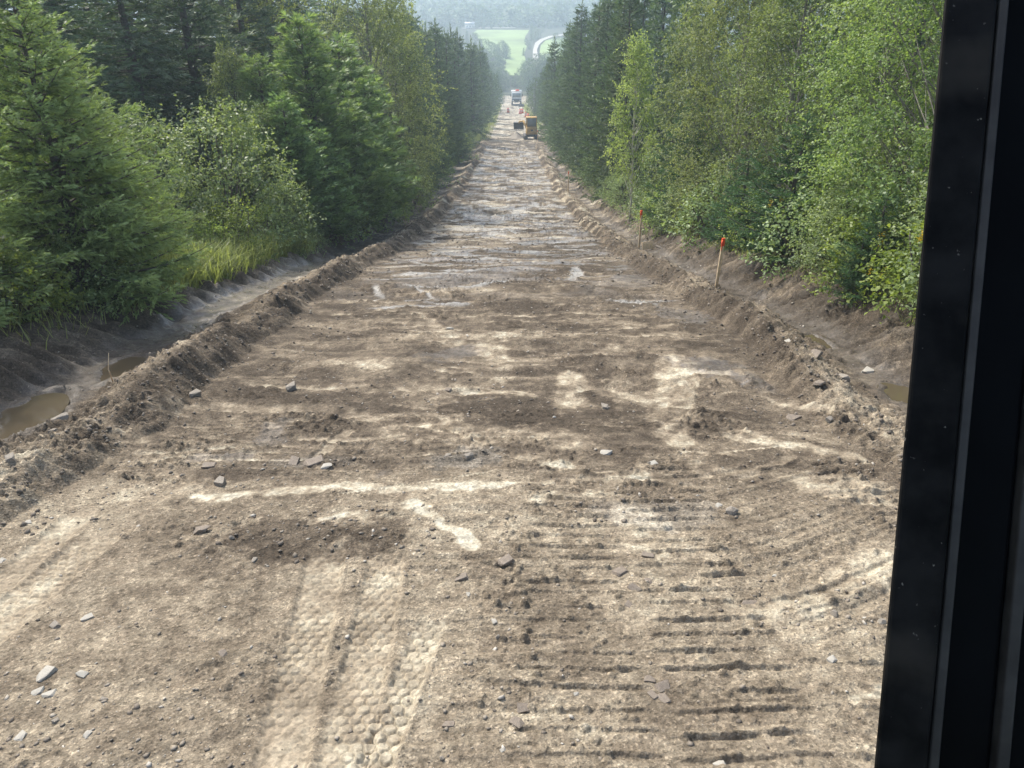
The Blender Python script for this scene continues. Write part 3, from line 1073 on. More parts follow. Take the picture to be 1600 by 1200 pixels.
def conifer(name, seed, h, rad, whorls, per, twig, k, nlen, nwid, mat, clear=0.06, droop=0.28, power=0.85, side_step=0.07, cedar=False, up_bias=0.0, sides=8, side_frac=.42, dens=1.0):
    r = np.random.default_rng(seed)
    ext = []
    pos, axs, ups, scl, tnt = [], [], [], [], []
    zs = clear + (1 - clear) * (np.arange(whorls) / whorls) ** 0.9
    for zi in zs:
        n = max(3, int(round(per * (1 - .35 * zi))))
        a0 = r.random() * 6.28
        for j in range(n):
            az = a0 + j / n * 6.283 + r.normal() * .22
            z0 = h * min(.985, zi + r.normal() * .012)
            Lb = rad * (1 - zi) ** power * (0.72 + .42 * r.random()) + .10 * min(1, h / 5)
            dirh = np.array([math.cos(az), math.sin(az), 0])
            a = 0.50 * zi + up_bias - droop * (1 - zi) + r.normal() * .07
            b = 0.20 * (1 - zi) + .03
            m = max(4, int(Lb / .35) + 3)
            s = np.linspace(0, 1, m)
            curve = dirh[None] * (Lb * s)[:, None]
            curve[:, 2] = Lb * (a * s - (droop * .6) * s * (1 - s) + b * s ** 2)
            curve = curve + np.array([0, 0, z0])
            ext.append((curve, np.linspace(.006 + .011 * Lb, .003, m), 4))
            ns = max(2, int(Lb / side_step * dens))
            ss = np.sort(r.uniform(.12, 1.0, ns))
            base = np.stack([np.interp(ss, s, curve[:, q]) for q in range(3)], -1)
            tang = unit(np.stack([np.interp(ss, s, np.gradient(curve[:, q])) for q in range(3)], -1))
            lat = np.cross(tang, [0, 0, 1.0])
            for sgn in (-1, 1):
                ln = side_frac * Lb * (1.05 - ss) * (.6 + .6 * r.random(ns)) + twig * .7
                nseg = np.maximum(1, np.round(ln / (twig * .75))).astype(int)
                dd = unit(tang * .75 + sgn * lat * (.75 + .2 * r.normal(size=(ns, 1))) + np.array([0, 0, 1.0]) * (r.normal(size=(ns, 1)) * .16 - (.10 if not cedar else -.15)))
                for q in range(int(nseg.max())):
                    ok = nseg > q
                    f = (q * twig * .75)
                    pos.append(base[ok] + dd[ok] * f + np.array([0, 0, -.12]) * (f * f / (ln[ok] + .1))[:, None])
                    axs.append(unit(dd[ok] + r.normal(size=(ok.sum(), 3)) * .16))
                    tip = np.clip((f + twig) / (ln[ok] + 1e-3), 0, 1)
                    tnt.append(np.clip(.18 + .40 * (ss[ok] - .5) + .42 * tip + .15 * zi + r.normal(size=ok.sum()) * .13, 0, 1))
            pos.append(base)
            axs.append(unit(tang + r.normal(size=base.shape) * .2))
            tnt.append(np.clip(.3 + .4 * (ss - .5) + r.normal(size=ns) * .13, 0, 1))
    nl = 6
    pos.append(np.c_[np.zeros(nl), np.zeros(nl), np.linspace(h * .93, h * 1.01, nl)])
    axs.append(unit(np.c_[r.normal(size=(nl, 2)) * .12, np.ones(nl)]))
    tnt.append(np.full(nl, .8))
    pos, axs, tnt = np.vstack(pos), np.vstack(axs), np.concatenate(tnt)
    n = len(pos)
    if cedar:
        tv, tf = fan_spray(k, seed + 5, nwid)
        up = unit(r.normal(size=(n, 3)) + np.array([0, 0, .3]))
    else:
        tv, tf = needle_twig(k, nlen, nwid, seed + 5)
        up = unit(np.array([0, 0, 1.0]) + r.normal(size=(n, 3)) * .3)
    sc = twig * (.8 + .5 * r.random(n))
    V, Fc = stamp(tv, tf, pos, axs, up, sc)
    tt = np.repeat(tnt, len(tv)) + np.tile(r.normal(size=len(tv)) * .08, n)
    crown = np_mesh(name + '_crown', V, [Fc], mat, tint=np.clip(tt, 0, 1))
    trunk = trunk_mesh(name + '_trunk', h * .97, .016 * h + .025, M_BARK, seed + 1, .012, ext, sides)
    return dict(h=h, trunk=trunk, crown=crown, tris=len(Fc) * (Fc.shape[1] - 2))


def broadleaf(name, seed, h, cr, cb, nclump, twigs, nleaf, leaf, mat, bark, shape='oval', stems=1, clump=0.42, twl=0.38, droop=0.0, trunk_r=None, inner=0.45):
    r = np.random.default_rng(seed)
    ext = []
    C, O = [], []
    stem_off = [(0, 0)] if stems == 1 else [(math.cos(q / stems * 6.28 + r.random()) * .12, math.sin(q / stems * 6.28 + r.random()) * .12) for q in range(stems)]
    for i in range(nclump):
        t = (i + r.random()) / nclump
        if shape == 'oval':
            R = cr * (math.sin(math.pi * min(1, (t * .86 + .12))) ** .75)
        elif shape == 'cone':
            R = cr * ((1 - t) ** .75 * min(1, .55 + 2.2 * t) + .05)
        else:
            R = cr * (1 - t ** 2.6 * .75)
        rr = R * (inner + (1 - inner) * math.sqrt(r.random())) * (.85 + .3 * r.random())
        az = i * 2.399963 + r.normal() * .5
        zc = h * (cb + (1 - cb) * t) - .08 * h * (1 - t) * r.random()
        c = np.array([math.cos(az) * rr, math.sin(az) * rr, zc])
        C.append(c)
        o = np.array([math.cos(az), math.sin(az), .25 + .5 * t])
        O.append(o / np.linalg.norm(o))
        so = stem_off[i % len(stem_off)]
        z0 = max(.08 * h * (stems == 1) + .02, zc - rr * (.75 + .5 * r.random()) - .05 * h)
        if stems > 1:
            z0 = min(z0, .25 * h)
        p0 = np.array([so[0], so[1], z0])
        mid = p0 * .45 + c * .55 + np.array([0, 0, .10 * rr * r.normal()]) + r.normal(size=3) * .06
        mid[2] += .06 * h * (stems > 1)
        ss = np.linspace(0, 1, 5)[:, None]
        cur = (1 - ss) ** 2 * p0 + 2 * ss * (1 - ss) * mid + ss ** 2 * c
        ext.append((cur, np.linspace(.006 + .003 * rr + .0010 * h, .003, 5), 4))
    C, O = np.array(C), np.array(O)
    ci = np.repeat(np.arange(nclump), twigs)
    n = len(ci)
    csz = clump * (.65 + .7 * r.random(nclump))
    start = C[ci] + r.normal(size=(n, 3)) * np.array([1, 1, .72]) * csz[ci][:, None] * .55
    dirs = unit(O[ci] * .7 + rand_dirs(n, r) * 1.0 + np.array([0, 0, .15 - droop]))
    ln = twl * (.6 + .8 * r.random(n))
    ctint = np.clip(.42 + .20 * r.normal(size=nclump), 0, 1)
    q = np.tile(np.arange(nleaf), n)
    ti = np.repeat(np.arange(n), nleaf)
    frac = (q + r.random(len(q))) / nleaf
    base = start[ti] + dirs[ti] * (ln[ti] * frac)[:, None] + np.array([0, 0, -1.0]) * (droop * ln[ti] * frac ** 2)[:, None] + r.normal(size=(len(q), 3)) * .02
    D = unit(dirs[ti] * .7 + rand_dirs(len(q), r) * .85 + np.array([0, 0, -.22]))
    N = unit(np.array([0, 0, 1.0]) + O[ci][ti] * .35 + rand_dirs(len(q), r) * .75)
    sz = leaf * (.65 + .65 * r.random(len(q)))
    V, Q = leaves(base, D, N, sz)
    tint = np.clip(ctint[ci][ti] + r.normal(size=len(q)) * .17 + .15 * (frac - .5), 0, 1)
    crown = np_mesh(name + '_crown', V, [Q], mat, tint=np.repeat(tint, 4))
    if stems == 1:
        trunk = trunk_mesh(name + '_trunk', h * .93, trunk_r or (.011 * h + .018), bark, seed + 1, .03, ext)
    else:
        mb = MB()
        for so in stem_off:
            t = np.linspace(0, 1, 6)[:, None]
            top = np.array([so[0] * 5, so[1] * 5, h * .8])
            p = np.array([so[0], so[1], -.12]) * (1 - t) + top * t + r.normal(size=(6, 3)) * .03
            mb.tube(p, np.linspace(.028, .008, 6), 5)
        for (pp, rad, nn) in ext:
            mb.tube(pp, rad, 3, cap=False)
        trunk = mb.mesh(name + '_trunk', bark, smooth=True)
    return dict(h=h, trunk=trunk, crown=crown, tris=len(Q) * 2)


PR = {}
PR['near_spruce'] = conifer('near_spruce', 1, 4.8, 2.55, 26, 8, .17, 10, .32, .052, L_NSPRUCE, clear=.03, droop=.20, power=.80, side_step=.105)
PR['fir'] = conifer('fir', 2, 3.0, 1.35, 15, 7, .15, 10, .32, .052, L_FIR, clear=.04, droop=.10, power=.85, side_step=.085)
PR['spruce_a'] = conifer('spruce_a', 3, 11.0, 2.7, 30, 8, .36, 9, .36, .065, L_SPRUCE, clear=.10, droop=.34, power=.8, side_step=.26, sides=6)
PR['spruce_b'] = conifer('spruce_b', 4, 11.0, 2.2, 30, 8, .34, 8, .36, .065, L_SPRUCE, clear=.05, droop=.25, power=.9, side_step=.26, sides=6)
PR['spruce_c'] = conifer('spruce_c', 5, 11.0, 2.5, 27, 8, .38, 8, .38, .07, L_SPRUCE, clear=.03, droop=.30, power=.95, side_step=.34, sides=6)
PR['cedar_a'] = conifer('cedar_a', 6, 6.0, 1.55, 30, 8, .20, 6, .3, .055, L_CEDAR, clear=.03, droop=-.25, power=.75, side_step=.15, cedar=True, up_bias=.15, side_frac=.36)
PR['cedar_b'] = conifer('cedar_b', 7, 6.0, 1.25, 30, 8, .19, 6, .3, .055, L_CEDAR, clear=.03, droop=-.30, power=.65, side_step=.15, cedar=True, up_bias=.2, side_frac=.36)
PR['far_spruce'] = conifer('far_spruce', 8, 11.0, 2.3, 18, 9, .55, 6, .42, .085, L_SPRUCE, clear=.02, droop=.25, power=.9, side_step=.7, sides=5)
PR['poplar'] = broadleaf('poplar', 21, 8.0, 2.3, .05, 140, 27, 11, .066, L_POPLAR, M_PALEBARK, 'oval', clump=.55, twl=.42, droop=.10)
PR['birch'] = broadleaf('birch', 22, 9.0, 2.3, .06, 130, 26, 11, .070, L_BIRCH, M_PALEBARK, 'oval', clump=.55, twl=.45, droop=.25)
PR['birch_b'] = broadleaf('birch_b', 23, 9.0, 2.0, .05, 100, 18, 9, .105, L_BIRCH, M_BARK, 'oval', clump=.6, twl=.5, droop=.2)
PR['young_poplar'] = broadleaf('young_poplar', 24, 7.2, 1.35, .33, 80, 17, 8, .085, L_LIGHT, M_WHITEBARK, 'cone', clump=.40, twl=.36, trunk_r=.055)
PR['alder'] = broadleaf('alder', 25, 2.9, 1.5, .10, 75, 15, 8, .072, L_ALDER, M_BARK, 'dome', stems=6, clump=.34, twl=.32)
PR['alder_b'] = broadleaf('alder_b', 26, 2.6, 1.25, .06, 60, 14, 8, .066, L_ALDER, M_BARK, 'dome', stems=5, clump=.32, twl=.30)
PR['bush'] = broadleaf('bush', 27, 1.25, .75, .03, 34, 12, 7, .062, L_WEED, M_BARK, 'dome', stems=5, clump=.20, twl=.24)
PR['bush_b'] = broadleaf('bush_b', 28, 1.0, .8, .02, 34, 11, 7, .055, L_ALDER, M_BARK, 'dome', stems=6, clump=.20, twl=.22)
PR['far_broadleaf'] = broadleaf('far_broadleaf', 29, 9.0, 2.6, .05, 60, 10, 5, .26, L_FAR, M_BARK, 'oval', clump=.8, twl=.7)
CATS = {'alder': 'shrub', 'alder_b': 'shrub', 'bush': 'bush', 'bush_b': 'bush'}
NAMES = {'near_spruce': 'spruce_tree', 'fir': 'fir_tree', 'spruce_a': 'spruce_tree', 'spruce_b': 'spruce_tree', 'spruce_c': 'spruce_tree',
         'far_spruce': 'spruce_tree', 'cedar_a': 'cedar_tree', 'cedar_b': 'cedar_tree', 'poplar': 'poplar_tree', 'birch': 'birch_tree', 'birch_b': 'birch_tree',
         'young_poplar': 'poplar_tree', 'alder': 'alder_shrub', 'alder_b': 'alder_shrub', 'bush': 'leafy_bush', 'bush_b': 'leafy_bush', 'far_broadleaf': 'leafy_tree'}
TR = random.Random(3)
_ORD = ['first', 'second', 'third', 'fourth', 'fifth', 'sixth', 'seventh', 'eighth', 'ninth', 'tenth', 'eleventh', 'twelfth', 'thirteenth', 'fourteenth', 'fifteenth',
        'sixteenth', 'seventeenth', 'eighteenth', 'nineteenth']


def nth(k):
    return _ORD[k] if k < 19 else ('twentieth', 'thirtieth')[(k + 1) // 10 - 2] if (k + 1) % 10 == 0 else ('twenty-', 'thirty-')[(k + 1) // 10 - 2] + _ORD[(k + 1) % 10 - 1]



def gz(x, y):
    if -9.3 < x < 9.1 and 1.4 < y < 325:
        return float(ground(np.array([x]), np.array([y]), False)[0])
    return float(terrain_z(np.array([x]), np.array([y]))[0])


def corridor(y):
    """how far from the centre the front trees stand: the cut narrows beyond the digger."""
    return float(np.interp(y, [0, 110, 160, 240, 320], [6.6, 6.6, 5.7, 4.5, 4.2]))


def plant(kind, x, y, h, label, group=None, width=1.0, lean=0.0):
    p = PR[kind]
    z = gz(x, y) - .03
    s = h / p['h']
    o = empty(NAMES[kind], (x, y, z), label, CATS.get(kind, 'tree'), group)
    o.rotation_euler = (TR.gauss(0, .02) + lean, TR.gauss(0, .02), TR.random() * 6.28)
    o.scale = (s * width, s * width, s)
    link('stem' if kind in CATS else 'trunk', p['trunk'], o)
    link('foliage' if kind in CATS else 'crown', p['crown'], o)
    return o


def plant_uv(kind, u, y, vtop, label, group=None, width=1.0, x=None):
    """tree at distance y whose foot stands in photo column u and whose top reaches row vtop."""
    zg = float(P(y)) + .5
    if x is None:
        x = XU(u, y, zg)
    h = elev(vtop) * y - gz(x, y)
    return plant(kind, x, y, h, label, group, width)


# nearest conifers at the left
plant_uv('near_spruce', 0, 12.2, -40, 'large bright green spruce leaning over the wet ditch at the left edge', x=-7.3, width=.88)
plant_uv('near_spruce', 0, 14.6, 36, 'smaller spruce with a pale leader tip behind the large left spruce', x=-8.3, width=.8)
plant_uv('near_spruce', 0, 9.6, 20, 'dark spruce cut off by the lower left border of the photo', x=-8.0, width=.95)
# shrubs and small trees beside the grass patch
plant_uv('alder', 300, 18.6, 188, 'grey green alder shrub behind the bright grass, left of two', x=-9.1)
plant_uv('alder', 365, 21.0, 178, 'grey green alder shrub beside the cedars, right of two', x=-8.0)
plant_uv('alder_b', 240, 16.6, 262, 'low alder shrub squeezed between the large spruce and the grey green alders', x=-8.6)
plant_uv('bush', 385, 18.6, 322, 'light green bush standing up out of the bright grass', x=-7.0, width=1.0)
plant_uv('bush', 330, 17.4, 352, 'small weedy bush in the middle of the bright grass', x=-7.2, width=1.1)
plant_uv('bush_b', 290, 15.6, 375, 'low weedy bush at the near end of the bright grass', x=-7.3, width=1.1)
plant_uv('bush_b', 420, 20.4, 330, 'leafy weed clump at the far end of the bright grass', x=-7.0, width=1.1)
plant_uv('alder_b', 470, 22.0, 288, 'dark glossy shrub at the foot of the cedars above the ditch', x=-6.7, width=.9)
plant_uv('birch_b', 430, 26.0, 82, 'yellowish leafy tree with a rounded top left of the cedars', x=-9.0, width=.75)
for (u, y, vt, x, kd, lb) in [(500, 24.5, 150, -7.1, 'cedar_a', 'front bright green cedar rising above the dark glossy shrub'),
                              (560, 28.0, 28, -7.0, 'cedar_b', 'tallest pointed cedar of the left group'),
                              (470, 27.0, 118, -8.6, 'cedar_a', 'cedar beside the yellowish rounded tree'),
                              (600, 32.0, 58, -6.8, 'cedar_a', 'cedar standing against the olive birch, right end of the group'),
                              (590, 29.5, 160, -6.2, 'cedar_b', 'short cedar in front of the tall pointed cedar'),
                              (630, 36.0, 110, -6.5, 'cedar_b', 'shaded cedar at the foot of the olive birch'),
                              (520, 26.0, 92, -8.2, 'cedar_b', 'cedar half hidden between the front cedar and the tallest one'),
                              (540, 25.6, 205, -6.4, 'cedar_a', 'lowest bushy cedar of the group beside the ditch'),
                              (575, 31.0, 95, -8.0, 'cedar_a', 'broad cedar behind the tallest pointed one'),
                              (460, 23.4, 205, -8.3, 'cedar_b', 'bushy cedar nearest the two alder shrubs')]:
    plant_uv(kd, u, y, vt, lb, 'cedars on the left bank', x=x, width=1.5)
plant_uv('birch', 640, 42.0, -45, 'tall olive birch at the left of the road', x=-7.2, width=1.0)
plant_uv('birch_b', 660, 48.0, -5, 'thinner olive birch behind the tall one on the left', x=-7.0)
# dark spruces far back at the left
for k, (u, y, h) in enumerate([(60, 23, 9), (160, 25, 10), (255, 27, 10.5), (345, 30, 11), (420, 34, 11.5), (205, 33, 12), (300, 37, 12.5), (480, 40, 12),
                               (110, 32, 11), (20, 30, 11), (390, 44, 13), (540, 46, 11.5), (455, 48, 13), (250, 46, 13), (150, 44, 13), (500, 56, 13), (560, 58, 12), (40, 44, 13), (330, 52, 14), (-60, 26, 10), (-90, 36, 12), (420, 60, 14), (580, 70, 13), (520, 72, 14)]):
    z = float(P(y)) + 1.0
    x = XU(u, y, z)
    plant(('spruce_a', 'spruce_b', 'spruce_c')[k % 3], x, y, h, 'tall dark spruce in the hazy wood behind the left hand shrubs', 'dark spruces behind the left shrubs', width=1.3)
plant_uv('birch_b', 455, 36, -70, 'greyish thin leaved tree among the dark spruces at the back left', width=.9)
plant_uv('birch_b', 395, 50, -60, 'second greyish leafy tree deeper among the dark spruces', width=.9)
for k in range(34):
    y = 30 + 62 * TR.random()
    x = -(16 + .28 * y + 26 * TR.random())
    plant('far_spruce', x, y, 11 + 4 * TR.random(), 'spruce far back in the dark wood on the left', 'spruces far back on the left', width=1.2)
for k in range(22):
    y = 18 + 70 * TR.random()
    x = 14 + .2 * y + 22 * TR.random()
    plant('far_spruce', x, y, 11 + 4 * TR.random(), 'spruce far back in the wood on the right', 'spruces far back on the right', width=1.2)
# the left row down the hill
rowL = [(53, 10), (58, 32), (64, 22), (70, 40), (77, 36), (85, 52), (94, 50), (103, 60), (113, 64), (125, 70), (138, 78), (152, 82), (168, 92), (186, 98), (206, 104), (230, 110), (256, 116), (285, 120), (315, 122)]
for k, (y, vt) in enumerate(rowL):
    x = -corridor(y) - (1.9 if y < 120 else .8) * TR.random() - (0.5 if y < 70 else 0)
    kd = ('spruce_b', 'spruce_c')[k % 2] if y < 110 else 'far_spruce'
    plant_uv(kd, 0, y, vt + TR.uniform(-14, 12), nth(k) + ' spruce from the olive birch in the receding row along the left', 'spruce row on the left', x=x, width=.95)
    plant_uv('far_spruce', 0, y + 3, vt - 14 + TR.uniform(-12, 10), 'spruce in the rank behind the left hand row', 'second rank on the left', x=x - 3.2 - TR.random(), width=1.0)
    if y > 60:
        plant_uv('far_spruce', 0, y + 1, vt - 16 + TR.uniform(-14, 10), 'spruce deep in the wood left of the road', 'third rank on the left', x=x - 7.5 - 2 * TR.random(), width=1.1)
# right side: near leafy trees
plant_uv('poplar', 1440, 10.6, -190, 'nearest tall poplar beside the black cab post', x=7.9, width=1.0)
plant_uv('poplar', 1340, 13.6, -170, 'bright leafy poplar overhanging the right bank', x=7.4, width=1.05)
plant_uv('poplar', 1280, 17.2, -150, 'leafy poplar left of the bright overhanging one', x=8.1, width=.95)
plant_uv('birch', 1170, 20.8, -120, 'broad olive birch on the right bank', x=7.5, width=1.0)
plant_uv('birch', 1080, 24.6, -80, 'tallest olive birch at the middle of the right bank', x=7.0, width=.95)
plant_uv('birch_b', 1030, 30.0, 10, 'slim birch beyond the tallest olive birch on the right', x=7.0, width=.85)
plant_uv('young_poplar', 960, 34.5, 66, 'young poplar with a pale thin trunk and lit yellow green top', x=5.5, width=.78)
plant_uv('fir', 1170, 16.6, 176, 'dark green fir between the leafy trees on the right', x=6.15, width=1.05)
plant_uv('fir', 1330, 12.0, 300, 'small fir low among the leafy bushes by the cab post', x=6.0, width=.9)
plant_uv('fir', 1140, 19.8, 232, 'small fir in shade at the right ditch', x=6.1, width=1.0)
plant_uv('fir', 1060, 27.5, 150, 'slim dark fir between the two olive birches on the right', x=6.3, width=.8)
for k, (x, y, h) in enumerate([(11, 13, 8), (12, 18, 9), (11.5, 23, 10), (14, 16, 9), (16, 22, 11), (12, 28, 10.5), (15, 30, 11), (11, 35, 11), (14.5, 38, 12), (19, 28, 12), (18, 40, 13), (11, 43, 11), (10.5, 10, 7), (15, 50, 13), (20, 55, 14)]):
    plant(('birch_b', 'spruce_a', 'far_broadleaf')[k % 3], x, y, h, ('thin leafy tree', 'tall spruce', 'roundish leafy tree')[k % 3] + ' standing back in the wood on the right', 'trees behind the right hand row')
# right row of spruces
rowR = [(946, 50, -18), (968, 45, -30), (934, 58, -6), (918, 66, 2), (902, 76, 8), (893, 86, 30), (884, 96, 38), (875, 108, 56), (866, 122, 66), (859, 138, 90), (853, 155, 104), (847, 175, 112), (842, 198, 122), (837, 225, 128), (833, 255, 134), (829, 290, 138)]
for k, (u, y, vt) in enumerate(rowR):
    z = float(P(y)) + .5
    kd = ('spruce_a', 'spruce_b', 'spruce_c')[k % 3] if y < 110 else 'far_spruce'
    plant_uv(kd, u, y, vt, nth(k) + ' dark spruce from the pale trunked poplar in the row along the right', 'spruce row on the right', x=max(corridor(y), min(XU(u, y, z), corridor(y) + 1.5)), width=.95)
    plant_uv('far_spruce', 0, y + 4, vt - 25 + TR.uniform(-14, 10), 'spruce in the rank behind the right hand row', 'second rank on the right', x=max(6.6, XU(u, y, z)) + 3.4, width=1.0)
    plant_uv('far_spruce', 0, y + 2, vt - 25 + TR.uniform(-14, 10), 'spruce deep in the wood right of the road', 'third rank on the right', x=max(6.6, XU(u, y, z)) + 8, width=1.1)
plant_uv('far_broadleaf', 836, 185, 124, 'light green roundish tree beside the far end of the right row', x=5.4, width=.8)
plant_uv('far_broadleaf', 772, 215, 118, 'leafy tree at the far end of the left row', x=-5.0, width=.9)

# bushes along the banks
bl = [(-7.5, 8.6, .9), (-7.3, 10.2, 1.0), (-7.1, 11.6, .9), (-7.6, 13.2, 1.0), (-7.9, 15.0, .9), (-8.6, 15.8, 1.6), (-9.3, 19, 1.4), (-7.2, 21.5, 1.1), (-6.6, 23.5, 1.2), (-6.4, 25.8, 1.2),
      (-6.4, 28.2, 1.2), (-6.3, 31, 1.3), (-6.2, 34, 1.3), (-6.2, 37.5, 1.5), (-6.3, 41, 1.5), (-6.2, 45, 1.6), (-6.3, 50, 1.6), (-6.3, 55, 1.6), (-6.4, 61, 1.8), (-6.4, 68, 1.8), (-6.4, 76, 1.8), (-6.3, 85, 2.0), (-6.2, 96, 2.0), (-6.0, 108, 2.0)]
for k, (x, y, h) in enumerate(bl):
    plant(('bush_b', 'bush', 'alder_b')[k % 3] if y > 22 else ('bush_b', 'bush')[k % 2], x, y, h, nth(k) + ' low bush counting down the hill along the left ditch', 'bushes along the left ditch', width=1.15)
brs = [(6.9, 8.3, 1.4), (6.3, 9.4, 1.2), (6.35, 10.4, 1.3), (6.9, 11.2, 1.9), (6.2, 12.4, 1.2), (6.4, 13.6, 1.7), (7.2, 14.6, 2.4), (6.3, 15.4, 1.3), (6.9, 9.9, 2.2), (7.4, 12.6, 2.6), (6.3, 19.0, 1.3), (6.2, 22.3, 1.5), (6.1, 24.2, 1.3), (6.0, 26.4, 1.6), (5.9, 28.6, 1.4), (5.9, 30.5, 1.2),
       (6.5, 33.4, 1.3), (6.4, 35.8, 1.2), (5.9, 39, 1.7), (5.9, 42, 1.6), (6.0, 46, 1.8), (6.0, 50, 1.7), (6.0, 55, 2.0), (6.1, 61, 1.9), (6.1, 68, 2.0), (6.1, 76, 2.0), (6.2, 85, 2.2), (6.2, 96, 2.2), (6.0, 108, 2.2), (7.0, 27.5, 2.6), (6.8, 32.5, 2.8)]
for k, (x, y, h) in enumerate(brs):
    plant(('alder_b', 'alder')[k % 2] if h > 1.5 else ('bush', 'bush_b')[k % 2], x, y, h, nth(sorted(b[1] for b in brs).index(y)) + ' leafy bush counting down the hill along the right ditch', 'bushes along the right ditch', width=1.1)

# valley trees
vt = [(770, 395, 82), (778, 405, 88), (784, 470, 64), (790, 475, 68), (776, 470, 70), (768, 460, 66), (760, 455, 62), (752, 450, 60), (812, 372, 108), (806, 368, 116), (800, 372, 118), (818, 378, 100), (825, 385, 92), (792, 385, 112), (785, 380, 104),
      (830, 545, 40), (836, 560, 42), (841, 555, 46), (827, 500, 70), (755, 640, 32), (745, 642, 34), (848, 610, 40), (858, 640, 34), (768, 640, 34), (868, 520, 52), (880, 480, 60), (742, 500, 52), (730, 520, 48), (715, 560, 42), (700, 540, 40)]
vt += [(781, 430, 88), (780, 455, 72), (787, 462, 66), (773, 480, 68), (792, 458, 72), (818, 470, 74), (822, 520, 60), (777, 445, 78), (785, 440, 80), (742, 335, 92), (750, 345, 100), (757, 338, 104), (764, 350, 100), (771, 342, 110), (777, 352, 106), (783, 345, 116), (789, 352, 120), (794, 362, 124), (804, 366, 124), (814, 356, 118), (820, 348, 112),
       (826, 340, 106), (832, 350, 100), (838, 336, 98), (846, 345, 92), (760, 366, 92), (774, 372, 98), (828, 365, 94), (840, 366, 86), (733, 350, 86), (856, 350, 84)]
for k, (u, y, vtop) in enumerate(vt):
    x, _ = GT(u, y)
    h = max(4.0, elev(vtop) * y - gz(x, y))
    plant('far_spruce' if k % 4 == 3 else 'far_broadleaf', x, y, min(h, 16), 'hazy tree around the valley field beyond the road', 'hazy trees in the valley', width=1.2)


plant_uv('poplar', 450, 24.2, 168, 'round leafy tree squeezed between the alder shrubs and the front cedar', x=-7.7, width=.95)


def far_wood():
    r = np.random.default_rng(77)
    n = 4200
    y = 655 + 900 * r.random(n) ** 1.6
    x = (r.random(n) - .5) * y * .85
    z = terrain_z(x, y)
    h = 9 + 8 * r.random(n)
    con = r.random(n) < .5
    m = 16
    th = r.random((n, m)) * 6.283
    t = r.random((n, m))
    env = np.where(con[:, None], (1 - t) * .22, np.sqrt(np.maximum(0, 1 - (2 * t - 1) ** 2)) * .30 + .02)
    rad = env * h[:, None] * (.7 + .5 * r.random((n, m)))
    base = np.stack([x[:, None] + rad * np.cos(th), y[:, None] + rad * np.sin(th), z[:, None] + h[:, None] * (.08 + .92 * t)], -1).reshape(-1, 3)
    D = unit(np.stack([np.cos(th), np.sin(th), -.5 + 0 * th], -1).reshape(-1, 3) + rand_dirs(n * m, r) * .6)
    N = unit(np.array([0, 0, 1.0]) + rand_dirs(n * m, r) * .6)
    V, Q = leaves(base, D, N, np.repeat(h * .26, m), .45)
    tint = np.clip(np.repeat(np.where(con, .2, .6) + .15 * r.normal(size=n), m) + .1 * r.normal(size=n * m), 0, 1)
    me = np_mesh('hillside_forest', V, [Q], L_FAR, tint=np.repeat(tint, 4))
    tag(link('hillside_forest', me), 'blue hazy mixed forest covering the far hillside', 'forest', kind='stuff')


far_wood()


def grass(name, spots, n, hmin, hmax, label, seed, spread=1.0):
    r = np.random.default_rng(seed)
    spots = np.array(spots, dtype=float)
    k = r.integers(0, len(spots), n)
    x = spots[k, 0] + r.normal(size=n) * spots[k, 2] * .5 * spread
    y = spots[k, 1] + r.normal(size=n) * spots[k, 3] * .5
    ok = (foot_l(y) - x > 2.45) | (x - foot_r(y) > 2.3) | ((y > 118) & (np.abs(x) > 3.3))
    x, y = x[ok], y[ok]
    n = len(x)
    z = ground(x, y, False)
    h = hmin + (hmax - hmin) * r.random(n) ** 1.3
    az = r.random(n) * 6.283
    ln = .15 + .75 * r.random(n)
    d = np.stack([np.cos(az) * ln, np.sin(az) * ln, np.ones(n)], -1)
    d = unit(d)
    s = np.stack([-np.sin(az), np.cos(az), np.zeros(n)], -1)
    w = (.006 + .004 * r.random(n))[:, None] * (h / .4)[:, None]
    b = np.stack([x, y, z - .02], -1)
    mid = b + d * (h * .6)[:, None]
    tip = b + d * h[:, None] + np.stack([np.cos(az), np.sin(az), -.5 + 0 * az], -1) * (h * .35 * ln)[:, None]
    V = np.stack([b - s * w, b + s * w, mid - s * w * .8, mid + s * w * .8, tip], 1).reshape(-1, 3)
    o = np.arange(n)[:, None] * 5
    q = o + np.array([[0, 1, 3, 2]])
    t = o + np.array([[2, 3, 4]])
    tint = np.clip(.45 + .25 * r.normal(size=n) + .3 * (vnoise(x * 1.2, y * 1.2, 3) - .5), 0, 1)
    me = np_mesh(name, V, [q, t], L_GRASS, tint=np.repeat(tint, 5))
    tag(link(name, me), label, 'grass', kind='stuff')


grass('grass', [(-6.9, 14.3, .7, 1.2), (-7.0, 15.6, .9, 1.2), (-7.1, 16.8, 1.0, 1.4), (-7.0, 18.2, .9, 1.6), (-6.8, 19.8, .8, 1.6), (-7.8, 17.5, 1.2, 2.5), (-6.8, 21.0, .6, 1.2), (-7.8, 15.4, 1.2, 1.5), (-7.3, 20.5, 1.2, 2.0), (-6.9, 22.5, .7, 1.6)], 20000, .24, .74,
      'bright yellow green tall grass on the left bank by the alders', 5)
grass('grass', [(-6.1, 112, 1.2, 8), (-5.8, 125, 1.4, 12), (-5.2, 142, 1.5, 14), (-4.8, 165, 1.6, 18), (4.9, 165, 1.4, 20), (4.6, 200, 1.4, 25), (-4.3, 240, 1.2, 25), (4.3, 245, 1.2, 25), (-5.6, 95, .8, 8), (-4.6, 195, 1.6, 25)], 8000, .5, 1.3,
      'pale weedy grass strip at the far left road edge', 6)
